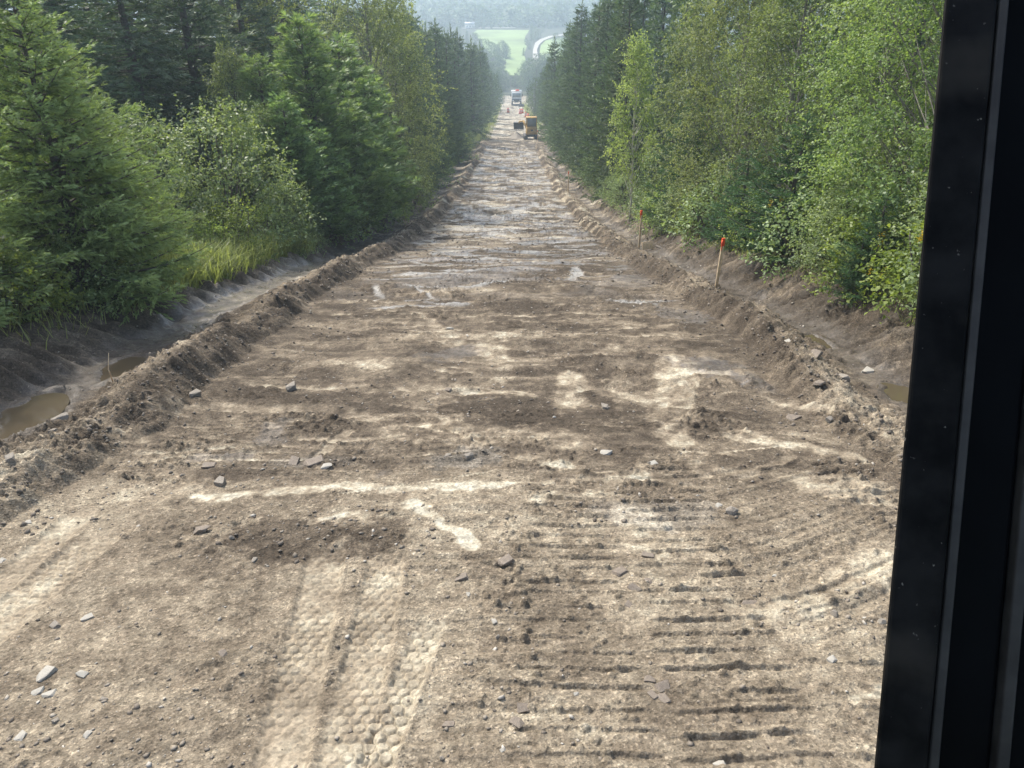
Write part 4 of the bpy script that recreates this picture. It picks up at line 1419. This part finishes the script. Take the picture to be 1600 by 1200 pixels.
grass('grass', [(5.9, 9.4, .8, 1.2), (6.1, 11.5, .8, 1.6), (6.0, 14, .7, 1.8), (5.9, 17, .6, 2), (5.8, 20.5, .6, 2), (5.7, 25, .6, 3), (5.7, 31, .6, 4), (5.6, 38, .7, 5)], 3500, .12, .4,
      'sparse weeds and grass along the right ditch bank', 7)
grass('grass', [(-6.9, 10, .7, 1.4), (-6.6, 12.2, .6, 1.2), (-6.3, 24, .5, 2), (-6.2, 29, .5, 3), (-6.1, 35, .5, 4)], 2200, .12, .4,
      'thin shaded grass under the spruces on the left bank', 8)


def goldenrod(x, y, h, label):
    r = np.random.default_rng(int(x * 100 + y * 10))
    root = empty('goldenrod_plant', (x, y, gz(x, y) - .02), label, 'flower', 'goldenrod on the right bank')
    st, fl = MB(), []
    lv, lq, tn = [], [], 0
    for k in range(3):
        a = r.random() * 6.28
        p = np.array([[.04 * math.cos(a), .04 * math.sin(a), 0], [.1 * math.cos(a), .1 * math.sin(a), h * .55], [.2 * math.cos(a), .2 * math.sin(a), h * (.85 + .2 * r.random())]])
        st.tube(p, [.006, .005, .003], 4)
        m = 12
        t = r.random(m)[:, None]
        b = p[0] * (1 - t) + p[2] * t
        v, q = leaves(b, rand_dirs(m, r) + [0, 0, .2], rand_dirs(m, r) + [0, 0, 1], np.full(m, .10), .16)
        lv.append(v)
        lq.append(q + tn)
        tn += len(v)
        fl.append(p[2])
    st.build('stem', M_BARK, root)
    V = np.vstack(lv)
    link('leaf', np_mesh('goldenrod_leaf', V, [np.vstack(lq)], L_WEED, tint=r.random(len(V))), root)['kind'] = 'stuff'
    for c in fl:
        m = 22
        b = c + r.normal(size=(m, 3)) * np.array([.022, .022, .03])
        v, q = leaves(b, rand_dirs(m, r) + [0, 0, .4], rand_dirs(m, r), np.full(m, .022), .5)
        link('flower_head', np_mesh('flower_head', v, [q], M_FLOWER, tint=r.random(len(v))), root)['kind'] = 'stuff'


for (u, v_, y, lb) in [(1172, 335, 16.0, 'yellow goldenrod in front of the dark fir on the right bank'), (1262, 392, 11.8, 'yellow goldenrod highest on the bank by the near bushes'),
                       (1245, 458, 11.5, 'lowest yellow goldenrod beside the raked bank'), (1345, 385, 9.9, 'yellow goldenrod closest to the cab post')]:
    zz = elev(v_) * y
    x = min(6.6, XU(u, y, zz))
    goldenrod(min(6.6, max(5.75, x)), y, max(.5, min(1.3, zz - gz(x, y) + .1)), lb)

# ------------------------------------------------------------------ puddles
def water_mat():
    m, nt, out = new_mat('muddy_water')
    p = node(nt, 'ShaderNodeBsdfPrincipled', in_Roughness=0.07)
    p.inputs['Base Color'].default_value = (0.085, 0.066, 0.043, 1)
    tc = node(nt, 'ShaderNodeTexCoord')
    nz = node(nt, 'ShaderNodeTexNoise', in_Scale=9.0, in_Detail=3.0)
    b = node(nt, 'ShaderNodeBump', in_Strength=0.12, in_Distance=0.01)
    nt.links.new(tc.outputs['Object'], nz.inputs['Vector'])
    nt.links.new(nz.outputs['Fac'], b.inputs['Height'])
    nt.links.new(b.outputs[0], p.inputs['Normal'])
    nt.links.new(p.outputs[0], out.inputs[0])
    return m


M_WATER = water_mat()


def puddle(k, label):
    x, y, rx, ry = PUDDLES[k]
    n = 40
    th = np.arange(n) / n * 6.283
    rr = 1.08 + .2 * (vnoise(np.cos(th) * 1.5 + k, np.sin(th) * 1.5, k) - .5)
    V = np.vstack([np.c_[rx * rr * np.cos(th), ry * rr * np.sin(th), np.zeros(n)], [[0, 0, 0]]])
    t = [[i, (i + 1) % n, n] for i in range(n)]
    me = np_mesh('puddle', V, [np.array(t)], M_WATER)
    tag(link('puddle', me, None, (x, y, puddle_level(k))), label, 'puddle', kind='structure')


puddle(0, 'smaller brown puddle in the left ditch by the thin dry stalk')
puddle(1, 'largest murky brown puddle in the left ditch at the photo border')
puddle(2, 'small brown puddle in the right ditch below the bushes')
puddle(3, 'brown water in the right ditch beside the black post')

# ------------------------------------------------------------------ stones and gravel
def rock_mesh(name, seed, flat=0.6, mat=None, angular=True):
    r = np.random.default_rng(seed)
    bm = bmesh.new()
    n = 30 if angular else 40
    p = rand_dirs(n, r) * (0.85 + .2 * r.random((n, 1))) if not angular else (r.random((n, 3)) - .5) * 2 * np.array([1, .75, 1])
    if angular:
        p = np.sign(p) * np.abs(p) ** .6
    p = p * np.array([1, .8, flat]) * .5
    for q in p:
        bm.verts.new(q)
    res = bmesh.ops.convex_hull(bm, input=bm.verts)
    junk = [v for v in bm.verts if not v.link_faces]
    bmesh.ops.delete(bm, geom=junk, context='VERTS')
    bmesh.ops.recalc_face_normals(bm, faces=bm.faces)
    me = bpy.data.meshes.new(name)
    bm.to_mesh(me)
    bm.free()
    me.materials.append(mat or M_STONE)
    return me


ROCKS = {'grey': [rock_mesh('stone', 300 + k, .55, M_STONE) for k in range(4)],
         'slab': [rock_mesh('slate', 320 + k, .22, M_SLATE) for k in range(4)],
         'pale': [rock_mesh('pale_stone', 340 + k, .30, M_PALE) for k in range(4)],
         'round': [rock_mesh('cobble', 360 + k, .8, M_STONE, False) for k in range(3)]}
RR = random.Random(9)


def rock(kind, u, v, wpx, label, name='stone', rot=None, tilt=.12, sink=.36, group=None):
    p = G(u, v)
    zc = p[1] * CP - p[2] * SP
    size = wpx / F * zc
    me = ROCKS[kind][RR.randrange(len(ROCKS[kind]))]
    fl = {'grey': .55, 'slab': .22, 'pale': .3, 'round': .8}[kind]
    z = float(ground(np.array([p[0]]), np.array([p[1]]), False)[0])
    o = link(name, me, None, (p[0], p[1], z + size * fl * (.5 - sink)))
    o.scale = (size, size, size)
    o.rotation_euler = (RR.gauss(0, tilt), RR.gauss(0, tilt), rot if rot is not None else RR.random() * 6.28)
    return tag(o, label, 'stone', group)


for a in [('pale', 72, 1054, 36, 'largest flat white stone at the lower left of the road', 'flat_stone'),
          ('pale', 60, 1082, 20, 'flat white stone, left one of a touching pair below the largest white stone', 'flat_stone'),
          ('pale', 77, 1087, 22, 'flat white stone, right one of a touching pair below the largest white stone', 'flat_stone'),
          ('pale', 131, 1056, 20, 'pale stone standing right of the largest flat white stone', 'flat_stone'),
          ('pale', 138, 966, 22, 'cream flake lying between the left tyre print and the white stones', 'flat_stone'),
          ('pale', 34, 1151, 22, 'pale flat stone near the bottom left corner', 'flat_stone'),
          ('pale', 137, 1151, 16, 'small pale stone right of the flat stone in the bottom left corner', 'flat_stone'),
          ('grey', 87, 979, 18, 'grey chip beside the left tyre print', 'stone'),
          ('grey', 88, 1129, 12, 'small grey stone left of centre among the white chips', 'stone'),
          ('pale', 45, 818, 13, 'small white stone at the left edge above the tyre print', 'stone'),
          ('pale', 2, 878, 16, 'pale stone cut by the left photo border', 'stone'),
          ('grey', 345, 760, 24, 'tan loaf shaped stone beside the long pale streak', 'stone'),
          ('slab', 327, 731, 24, 'thin grey slab above the tan loaf shaped stone', 'flat_stone'),
          ('slab', 316, 836, 26, 'dark splinter of slate near the left grouser marks', 'flat_stone'),
          ('round', 363, 846, 11, 'round dark pebble beside the dark splinter', 'pebble'),
          ('grey', 398, 879, 12, 'grey pebble above the tyre prints', 'pebble'),
          ('grey', 163, 1095, 12, 'dark lump of earth right of the white pair', 'stone'),
          ('slab', 349, 1025, 18, 'dark slate chip left of the tyre prints', 'flat_stone'),
          ('slab', 721, 900, 24, 'dark brown slate block just below the bright diagonal streak', 'brick_stone'),
          ('slab', 790, 880, 28, 'brown brick shaped slate right of the diagonal streak', 'brick_stone'),
          ('slab', 818, 1105, 26, 'grey slate block left of the lower grouser marks', 'brick_stone'),
          ('slab', 808, 1130, 26, 'dark slate flake just below the grey slate block', 'brick_stone'),
          ('slab', 702, 1128, 22, 'reddish brown stick shaped stone near the bottom middle', 'brick_stone'),
          ('round', 778, 997, 10, 'round dark pebble between tyre prints and grouser marks', 'pebble'),
          ('round', 690, 1182, 9, 'dark pebble at the bottom below the tyre prints', 'pebble'),
          ('pale', 732, 928, 10, 'small white chip below the brown slates', 'stone'),
          ('pale', 772, 970, 12, 'cream chip above the round dark pebble', 'stone'),
          ('pale', 785, 1172, 11, 'white chip near the bottom middle', 'stone'),
          ('slab', 1016, 1062, 20, 'topmost flake of the broken slate heap', 'slate_piece'),
          ('slab', 1036, 1072, 26, 'largest flake of the broken slate heap', 'slate_piece'),
          ('slab', 1020, 1084, 20, 'left flake of the broken slate heap', 'slate_piece'),
          ('slab', 1038, 1090, 24, 'lowest flake of the broken slate heap', 'slate_piece'),
          ('slab', 968, 892, 30, 'brown slab beside the upper grouser marks', 'flat_stone'),
          ('slab', 1013, 907, 16, 'dark slate flake right of the brown slab', 'flat_stone'),
          ('slab', 990, 918, 22, 'leaning slate flake below the brown slab', 'flat_stone'),
          ('slab', 1012, 866, 22, 'tan slab at the top of the grouser marks', 'flat_stone'),
          ('slab', 1171, 940, 28, 'tan slab lying in the right grouser marks', 'flat_stone'),
          ('slab', 982, 943, 16, 'dark flake left of the pale vertical cake of soil', 'flat_stone'),
          ('round', 1144, 802, 24, 'round brown boulder at the head of the grouser marks', 'boulder'),
          ('pale', 1122, 792, 14, 'pale pebble touching the round brown boulder', 'stone'),
          ('round', 1303, 959, 16, 'dark round stone on the curved scrape marks', 'stone'),
          ('round', 1378, 972, 16, 'grey stone half hidden by the black post', 'stone'),
          ('pale', 1300, 1030, 18, 'cream block stone below the curved scrape marks', 'stone'),
          ('pale', 1125, 1190, 22, 'white rock cut by the bottom photo border', 'stone'),
          ('pale', 900, 1084, 10, 'white chip above the slate blocks by the grousers', 'stone'),
          ('pale', 1210, 900, 8, 'small pale chip at the start of the curved scrapes', 'stone'),
          ('grey', 456, 606, 20, 'dark block on the road by the left grouser marks', 'stone'),
          ('grey', 306, 624, 20, 'cream grey stone at the foot of the left berm', 'stone'),
          ('grey', 945, 633, 16, 'grey stone below the dark gully in the middle of the road', 'stone'),
          ('slab', 460, 726, 24, 'flat grey slab in the left rubble patch', 'flat_stone'),
          ('slab', 492, 728, 34, 'long grey slab in the left rubble patch', 'flat_stone'),
          ('pale', 510, 734, 20, 'pale stone at the lower end of the left rubble patch', 'stone'),
          ('grey', 733, 720, 16, 'grey stone in the middle rubble patch', 'stone'),
          ('grey', 700, 718, 12, 'smaller grey stone in the middle rubble patch', 'stone'),
          ('slab', 1240, 653, 26, 'tan slab at the foot of the right berm', 'flat_stone'),
          ('slab', 1275, 624, 22, 'slab lying flat on the right berm slope', 'flat_stone'),
          ('grey', 1294, 665, 14, 'dark stone in the pale wet trickle', 'stone'),
          ('slab', 1268, 577, 30, 'dark slab on the crest of the right berm', 'flat_stone'),
          ('pale', 1020, 725, 16, 'tan stone on the pale bank in the middle right', 'stone'),
          ('pale', 947, 710, 20, 'tan flat stone left of the pale bank', 'flat_stone'),
          ('grey', 1316, 602, 20, 'dark clod standing on the right berm by the post', 'stone'),
          ('pale', 1225, 555, 18, 'pale flat stone in the right ditch', 'flat_stone'),
          ('pale', 1358, 572, 24, 'white flat slab in the rubble right of the right ditch', 'flat_stone'),
          ('grey', 30, 755, 20, 'grey stone on the left berm at the photo border', 'stone'),
          ('grey', 95, 655, 26, 'dark clod on the crest of the left berm', 'stone'),
          ('grey', 85, 680, 18, 'tan stone below the dark clod on the left berm', 'stone'),
          ('slab', 700, 610, 12, 'small slate chip left of the pale bar', 'stone'),
          ('pale', 703, 513, 12, 'white chip in the middle distance of the road', 'stone')]:
    rock(*a)


def gravel():
    """loose crumbs and chips strewn over the works, too many to count."""
    r = np.random.default_rng(55)
    n = 26000
    y = 2.0 * np.exp(r.random(n) * math.log(45 / 2.0))
    x = (r.random(n) - .5) * 2 * np.minimum(6.3, 2.4 + .62 * y)
    nb = 6500
    yb = 4.5 * np.exp(r.random(nb) * math.log(40 / 4.5))
    lf = r.random(nb) < .5
    ob = np.where(r.random(nb) < .6, .1 + .7 * r.random(nb), r.normal(size=nb) * .5)
    xb = np.where(lf, foot_l(yb) - ob, foot_r(yb) + ob)
    x, y = np.concatenate([x, xb]), np.concatenate([y, yb])
    n0, n = n, n + nb
    dens = fbm(x * .8, y * 1.1, 3, 401)
    rubm = np.zeros(n)
    for (x0, y0, x1, y1, hw, amt, kind) in STROKES:
        if kind in ('rubble', 'dark'):
            L2 = (x1 - x0) ** 2 + (y1 - y0) ** 2 + 1e-9
            t = np.clip(((x - x0) * (x1 - x0) + (y - y0) * (y1 - y0)) / L2, 0, 1)
            d = np.hypot(x - x0 - t * (x1 - x0), y - y0 - t * (y1 - y0)) / hw
            rubm = np.maximum(rubm, (d < 1.3) * (1.0 if kind == 'rubble' else .5))
    isb = np.arange(n) >= n0
    keep = isb | (r.random(n) < sstep(.34, .62, dens) * .85 + .12 + rubm * .4)
    x, y, rubm, isb = x[keep], y[keep], rubm[keep], isb[keep]
    z, _c, _w, _a, _b, prs = ground(x, y)
    kp = (prs < .4) | (r.random(len(x)) < .12)
    x, y, rubm, isb, z = x[kp], y[kp], rubm[kp], isb[kp], z[kp]
    n = len(x)
    size = (.005 + .017 * r.random(n) ** 4) * np.maximum(1, (y / 6.0)) ** .75 * (1 + .6 * rubm)
    size = np.where(isb, (.006 + .026 * r.random(n) ** 3.5) * np.maximum(1, y / 9) ** .6, size)
    size = np.minimum(size, .075)
    # chip template: jittered octahedron-like slab with 10 triangles
    th = np.arange(5) / 5 * 6.283
    tm = np.vstack([np.c_[np.cos(th), np.sin(th), np.zeros(5)], [[.1, 0, 1.0]], [[0, 0, -1.0]]])
    tf = np.array([[i, (i + 1) % 5, 5] for i in range(5)] + [[(i + 1) % 5, i, 6] for i in range(5)])
    jit = 1 + .45 * (r.random((n, 7, 3)) - .5)
    v = tm[None] * jit
    v[:, :, 2] *= np.where(isb, .6 + .3 * r.random(n), .18 + .4 * r.random(n))[:, None]
    v[:, :, 1] *= (.55 + .4 * r.random(n))[:, None]
    a = r.random(n) * 6.283
    ti = r.normal(size=n) * .3
    ca, sa = np.cos(a)[:, None], np.sin(a)[:, None]
    zt = v[:, :, 2] + v[:, :, 0] * ti[:, None]
    vx = v[:, :, 0] * ca - v[:, :, 1] * sa
    vy = v[:, :, 0] * sa + v[:, :, 1] * ca
    V = np.stack([x[:, None] + vx * size[:, None], y[:, None] + vy * size[:, None], z[:, None] + (zt + .15) * size[:, None]], -1).reshape(-1, 3)
    Fc = (np.arange(n) * 7)[:, None, None] + tf[None]
    tint = np.clip(r.beta(1.4, 2.2, n), 0, 1) * np.where(isb, .55, 1)
    m, nt, out = new_mat('loose_stone')
    at = node(nt, 'ShaderNodeAttribute', attribute_name='tint')
    cr = node(nt, 'ShaderNodeValToRGB')
    cr.color_ramp.elements[0].color = (.11, .09, .07, 1)
    cr.color_ramp.elements[1].color = (.55, .51, .44, 1)
    e = cr.color_ramp.elements.new(.5)
    e.color = (.26, .22, .17, 1)
    p = node(nt, 'ShaderNodeBsdfPrincipled', in_Roughness=.85)
    nt.links.new(at.outputs['Fac'], cr.inputs[0])
    nt.links.new(cr.outputs[0], p.inputs['Base Color'])
    nt.links.new(p.outputs[0], out.inputs[0])
    me = np_mesh('gravel', V, [Fc.reshape(-1, 3)], m, tint=np.repeat(tint, 7))
    tag(link('gravel', me), 'loose stone chips and earth crumbs strewn over the dirt road', 'gravel', kind='stuff')


gravel()

# ------------------------------------------------------------------ survey stakes
def stake(u, vb, vt, y, label, lean=0.0, plate=False):
    zb = elev(vb) * y
    x = XU(u, y, zb)
    zg = gz(x, y)
    h = (elev(vt) * y - zg)
    r = empty('survey_stake', (x, y, zg), label, 'stake', 'survey stakes along the right berm')
    r.rotation_euler = (0, lean, .3)
    m = MB()
    m.box((0, 0, h / 2 - .12), (.06, .03, h + .14))
    m.build('post', M_WOOD, r, bevel=.002)
    t = MB()
    t.box((0, 0, h - .075), (.068, .038, .17))
    t.build('painted_top', M_ORANGE, r, bevel=.003)
    f = MB()
    f.tube([(-.03, -.022, h - .03), (-.05, -.035, h - .10), (-.035, -.03, h - .19), (-.045, -.04, h - .26)], [.016, .02, .015, .006], 4)
    f.build('ribbon', M_ORANGE, r)
    return x, y, zg


stake(1119, 448, 373, 15.4, 'nearer wooden stake with bright orange top on the right berm', lean=.03)
sx, sy, sz = stake(999, 380, 329, 25.5, 'second wooden stake with orange top by a tan board', lean=-.01)
stake(888, 284, 268, 56, 'tiny far stake with a pink orange flag by the right ditch')
stake(840, 216, 204, 118, 'farthest red topped stake beside the yellow machine')
b = MB()
b.box((sx + .32, sy + .1, sz + .12), (.42, .03, .26), rot=(-.5, 0, .3))
tag(b.build('wood_board', M_WOOD, bevel=.004), 'small tan board leaning at the foot of the second stake', 'board')


def stick(pts, r0, label, name='stick', mat=None):
    m = MB()
    m.tube(pts, np.linspace(r0, r0 * .4, len(pts)), 6)
    tag(m.build(name, mat or M_BARK, smooth=True), label, 'branch')


def on(u, v, dz=.02):
    p = G(u, v)
    return (p[0], p[1], gz(p[0], p[1]) + dz)


stick([on(1022, 384), on(1038, 392, .05), on(1052, 388, .10), on(1066, 376, .12)], .04, 'crooked dead branch lying in the right ditch behind the stake', 'dead_branch')
stick([(-5.05, 8.45, gz(-5.05, 8.45) - .03), (-5.07, 8.45, gz(-5.05, 8.45) + .2), (-5.02, 8.46, gz(-5.05, 8.45) + .42)], .010, 'thin dry stalk standing beside the left ditch puddle', 'dry_stalk', M_WOOD)

# ------------------------------------------------------------------ yellow machine
def machine():
    p = G(829, 214)
    x, y = p[0], 124.0
    x = XU(829, y, float(P(y)))
    root = empty('tracked_excavator', (x, y, gz(x, y)), 'yellow tracked digger seen from behind parked at the right road side', 'excavator', rot=.06)
    for sx in (-.85, .85):
        t = MB()
        prof = [(-1.45, .25), (-1.35, .06), (-1.1, 0), (1.1, 0), (1.35, .06), (1.45, .25), (1.45, .55), (1.3, .74), (-1.3, .74), (-1.45, .55)]
        t.prism(prof, sx - .25, sx + .25)
        for k in range(7):
            t.box((sx, -1.47 + .02 * (k % 2), .10 + k * .095), (.52, .05, .04))
        tr = t.build('track', M_BLACKM, root)
        for k in range(3):
            w = MB()
            w.tube([(sx - .28, -1.0 + k, .38), (sx + .28, -1.0 + k, .38)], .24, 12)
            w.build('roller', M_STEEL, tr)
    m = MB()
    m.box((0, 0, .62), (1.3, 1.8, .34))
    m.build('undercarriage', M_BLACKM, root)
    m = MB()
    m.box((.1, -.45, 1.38), (1.75, 1.7, 1.05), taper=.94)
    m.build('engine_cover', M_YELLOW, root, bevel=.06)
    m = MB()
    m.box((.1, -1.33, 1.20), (1.7, .16, .55))
    m.build('counterweight', M_YELLOW, root, bevel=.05)
    m = MB()
    m.box((.1, -1.425, 1.52), (.30, .03, .22))
    m.build('vent', M_BLACKM, root)
    # cab: four posts, roof, sill, glass
    cx, cw, cy0, cy1, z0, z1 = .1, 1.62, -.75, .75, 1.9, 3.25
    cab = MB()
    for px_ in (-1, 1):
        for py_ in (cy0, cy1):
            cab.box((cx + px_ * (cw / 2 - .06), py_, (z0 + z1) / 2), (.12, .12, z1 - z0))
    cab.box((cx, 0, z0 + .05), (cw + .01, 1.63, .12))
    cb = cab.build('cab', M_YELLOW, root, bevel=.01)
    g = MB()
    g.box((cx, cy0 + .01, (z0 + z1) / 2 + .03), (cw - .25, .02, z1 - z0 - .12))
    g.build('rear_window', M_GLASS, cb)
    for px_ in (-1, 1):
        g = MB()
        g.box((cx + px_ * (cw / 2 - .06), 0, (z0 + z1) / 2 + .03), (.02, 1.36, z1 - z0 - .12))
        g.build('side_window', M_GLASS, cb)
    g = MB()
    g.box((cx, .35, 2.2), (.5, .14, .75), taper=.85)
    g.build('seat', M_BLACKM, cb, bevel=.04)
    m = MB()
    m.box((cx, 0, 3.31), (1.74, 1.8, .13), taper=.95)
    m.build('cab_roof', M_YELLOW, root, bevel=.03)
    # boom reaching ahead to the left, bucket hanging
    m = MB()
    m.tube([(-.55, .7, 1.5), (-1.0, 2.0, 2.5), (-1.5, 3.2, 2.3)], [.17, .19, .13], 6)
    m.tube([(-1.5, 3.2, 2.35), (-1.75, 3.9, 1.75)], [.13, .1], 6)
    m.build('boom', M_YELLOW, root)
    m = MB()
    prof = [(3.55, 2.1), (4.5, 2.1), (4.55, 1.5), (4.2, 1.1), (3.6, 1.05), (3.5, 1.5)]
    m.prism(prof, -2.45, -.85)
    bk = m.build('bucket', M_BLACKM, root, bevel=.02)
    for k in range(5):
        t = MB()
        t.box((-2.35 + k * .35, 3.5, 1.05), (.12, .3, .07))
        t.build('tooth', M_STEEL, bk)
    m = MB()
    m.box((-1.65, 3.6, 2.14), (1.64, .16, .06))
    m.build('lip', M_WHITE, bk)
    return x, y


mx, my = machine()


def heap(x, y, rx, ry, h, label, seed, mat):
    r = np.random.default_rng(seed)
    n, k = 28, 10
    V = []
    for i in range(k):
        f = i / (k - 1)
        for j in range(n):
            a = j / n * 6.283
            rr = f * (1 + .25 * (vnoise(math.cos(a) * 2 + seed, math.sin(a) * 2, seed) - .5))
            xx, yy = x + rx * rr * math.cos(a), y + ry * rr * math.sin(a)
            V.append((xx, yy, gz(xx, yy) + h * (1 - f) ** 1.1 + .12 * h * (r.random() - .5) - .08 * f))
    q = [[i * n + j, (i + 1) * n + j, (i + 1) * n + (j + 1) % n, i * n + (j + 1) % n] for i in range(k - 1) for j in range(n)]
    me = np_mesh('gravel_heap', V, [np.array(q)], mat)
    tag(link('gravel_heap', me), label, 'gravel heap')


heap(mx - 2.2, my + 3.0, 1.5, 2.6, .95, 'grey gravel heap under the raised digger bucket', 3, M_STONE)

# ------------------------------------------------------------------ the far end of the road: truck, barrier, drums
def truck():
    y = 262.0
    x = XU(807, y, float(P(y)))
    z = gz(x, y)
    r = empty('dump_truck', (x, y, z), 'white and dark dump truck far down the road facing uphill', 'truck', rot=0)
    r.scale = (1.3, 1.3, 1.45)
    for (sx, sy) in ((-1, -1.6), (1, -1.6), (-1, 2.6), (1, 2.6), (-1, 1.4), (1, 1.4)):
        w = MB()
        w.tube([(sx * 1.1 - .18, sy, .52), (sx * 1.1 + .18, sy, .52)], .52, 14)
        wh = w.build('wheel', M_BLACKM, r)
        h = MB()
        h.tube([(sx * 1.1 - .2, sy, .52), (sx * 1.1 + .2, sy, .52)], .24, 10)
        h.build('rim', M_STEEL, wh)
    m = MB()
    m.box((0, .6, .95), (1.0, 5.6, .35))
    m.build('chassis', M_BLACKM, r)
    m = MB()
    m.box((0, -1.9, 2.0), (2.45, 1.6, 1.9), taper=.92)
    cab = m.build('cab', M_WHITE, r, bevel=.08)
    m = MB()
    m.box((0, -2.72, 2.35), (2.05, .08, .75))
    m.build('windscreen', M_GLASS, cab)
    m = MB()
    m.box((0, -2.76, 1.30), (2.3, .12, .55))
    m.build('grille', M_BLACKM, cab)
    for s in (-1, 1):
        m = MB()
        m.box((s * .9, -2.83, 1.3), (.35, .05, .2))
        m.build('headlight', M_WHITE, cab)
        m = MB()
        m.box((s * 1.42, -2.4, 2.3), (.22, .1, .55))
        m.build('mirror', M_BLACKM, cab)
    m = MB()
    m.box((0, 1.35, 2.15), (2.5, 4.3, 1.7), taper=1.06)
    m.build('dump_body', M_WHITE, r, bevel=.05)
    m = MB()
    m.box((0, -.9, 3.15), (2.5, .9, .15))
    m.build('cab_shield', M_WHITE, r)
    m = MB()
    m.box((.2, -1.6, 3.35), (.9, .35, .3))
    m.build('beacon', M_ORANGE, r, bevel=.04)


truck()


def barrier(u, v, wpx, label):
    p = G(u, v)
    y = float(p[1])
    x = p[0]
    w = wpx / F * (y * CP - p[2] * SP)
    r = empty('road_barrier', (x, y, gz(x, y)), label, 'barrier', 'barriers across the far road')
    m = MB()
    m.box((0, 0, .95), (w, .08, .45))
    m.build('board', M_BLACKM, r)
    for s in (-1, 1):
        m = MB()
        m.box((s * w * .4, 0, .4), (.1, .5, .85))
        m.build('leg', M_STEEL, r)


barrier(809, 169, 19, 'wider dark road barrier below the far truck')
barrier(815, 171, 9, 'narrow dark road barrier in front of the wide one')


def drum(u, v, label):
    p = G(u, v)
    r = empty('safety_drum', (p[0], p[1], gz(p[0], p[1])), label, 'safety drum', 'orange drums at the far road works')
    m = MB()
    m.tube([(0, 0, .02), (0, 0, .5), (0, 0, 1.0), (0, 0, 1.12)], [.40, .36, .31, .2], 14)
    m.build('barrel', M_ORANGE, r)
    for z in (.42, .78):
        m = MB()
        m.tube([(0, 0, z), (0, 0, z + .14)], [.385, .36], 14)
        m.build('band', M_WHITE, r)
    m = MB()
    m.tube([(0, 0, -.02), (0, 0, .06)], [.5, .46], 14)
    m.build('base', M_BLACKM, r)
    m = MB()
    m.tube([(0, 0, 1.12), (0, 0, 1.3)], [.06, .05], 8)
    m.build('handle', M_BLACKM, r)


drum(813, 178, 'orange drum at the middle of the far road')
drum(816, 177, 'orange drum touching the one in the middle of the far road')
drum(822, 183, 'orange drum nearest the yellow digger')
drum(825, 186, 'orange drum just left above the digger cab')
drum(794, 176, 'orange drum at the left edge of the far road')


def barn():
    x, y = GT(734, 646)
    z = gz(x, y)
    r = empty('farmhouse', (x, y, z), 'white farm building with pale roof at the upper left of the field', 'house', rot=.15)
    m = MB()
    m.box((0, 0, 1.3), (7.2, 5, 2.8))
    w = m.build('wall', M_WHITE, r)
    m = MB()
    m.prism([(-2.8, 2.71), (2.8, 2.71), (0, 4.6)], -3.8, 3.8)
    rf = m.build('roof', M_TIN, r)
    m = MB()
    m.box((1.6, .6, 4.5), (.5, .5, 1.2))
    m.build('chimney', M_STONE, rf)
    for k in (-2.2, 0.1, 2.3):
        m = MB()
        m.box((k, -2.52, 1.5), (.9, .08, 1.1))
        m.build('window', M_GLASS, r)


barn()

# ------------------------------------------------------------------ cab post beside the viewer
def cam_pt(u, v, d):
    t = (600 - v) / F
    s = (u - 800) / F
    return np.array([s * d, d * (CP + t * SP), d * (-SP + t * CP)])


def strip(poly, name, mat, parent, a0, a1, bevel=.003, smooth=False):
    """extrude a cross-section (right, away) from the lower end a0 to the upper end a1 of the post."""
    ax = unit(a1 - a0)
    right = np.array([1.0, 0, 0])
    right = unit(right - ax * (right @ ax))
    away = np.cross(ax, right)
    if away[1] < 0:
        away = -away
    n = len(poly)
    V = np.vstack([[a0 + right * p[0] + away * p[1] for p in poly], [a1 + right * p[0] + away * p[1] for p in poly]])
    q = [[i, (i + 1) % n, n + (i + 1) % n, n + i] for i in range(n)]
    me = bpy.data.meshes.new(name)
    me.from_pydata([tuple(v - V0) for v in V], [], q + [list(range(n))[::-1], list(range(n, 2 * n))])
    bm = bmesh.new()
    bm.from_mesh(me)
    bmesh.ops.recalc_face_normals(bm, faces=bm.faces)
    bm.to_mesh(me)
    bm.free()
    me.materials.append(mat)
    o = link(name, me, parent)
    if bevel:
        b = o.modifiers.new('edge', 'BEVEL')
        b.width = bevel
        b.segments = 3
        b.limit_method = 'ANGLE'
    return o


top, bot = cam_pt(1475, 0, .62), cam_pt(1365, 1200, .62)
axd = bot - top
A1, A0 = top - axd * .35, bot + axd * .6
V0 = A0.copy()
post = empty('cab_post', tuple(V0), 'black door post of the machine cab close at the right', 'cab post')
strip([(.0, .0), (.0425, -.006), (.0425, .05), (.033, .05)], 'outer_flange', M_TRIM, post, A0, A1, .004)
strip([(.0435, -.004), (.050, -.008), (.051, .03), (.0435, .03)], 'rubber_seal', M_RUBBER, post, A0, A1, .002)
strip([(.052, .012), (.100, .004), (.100, .06), (.052, .06)], 'door_frame', M_FRAME, post, A0, A1, .004)
strip([(.101, -.002), (.108, -.008), (.110, .03), (.101, .03)], 'inner_seal', M_RUBBER, post, A0, A1, .002)
strip([(.111, .010), (.34, -.05), (.34, .05), (.111, .06)], 'inner_panel', M_FRAME, post, A0, A1, .004)

# ------------------------------------------------------------------ haze
m, nt, out = new_mat('haze')
pv = node(nt, 'ShaderNodeVolumePrincipled')
pv.inputs['Color'].default_value = (.70, .86, 1.0, 1)
pv.inputs['Density'].default_value = HAZE_DENSITY
pv.inputs['Anisotropy'].default_value = 0.35
nt.links.new(pv.outputs[0], out.inputs['Volume'])
hb = MB()
hb.box((0, 1095, 60), (3040, 2340, 240))
tag(hb.build('haze', m), 'thin pale blue haze lying over the valley', 'haze', kind='stuff')
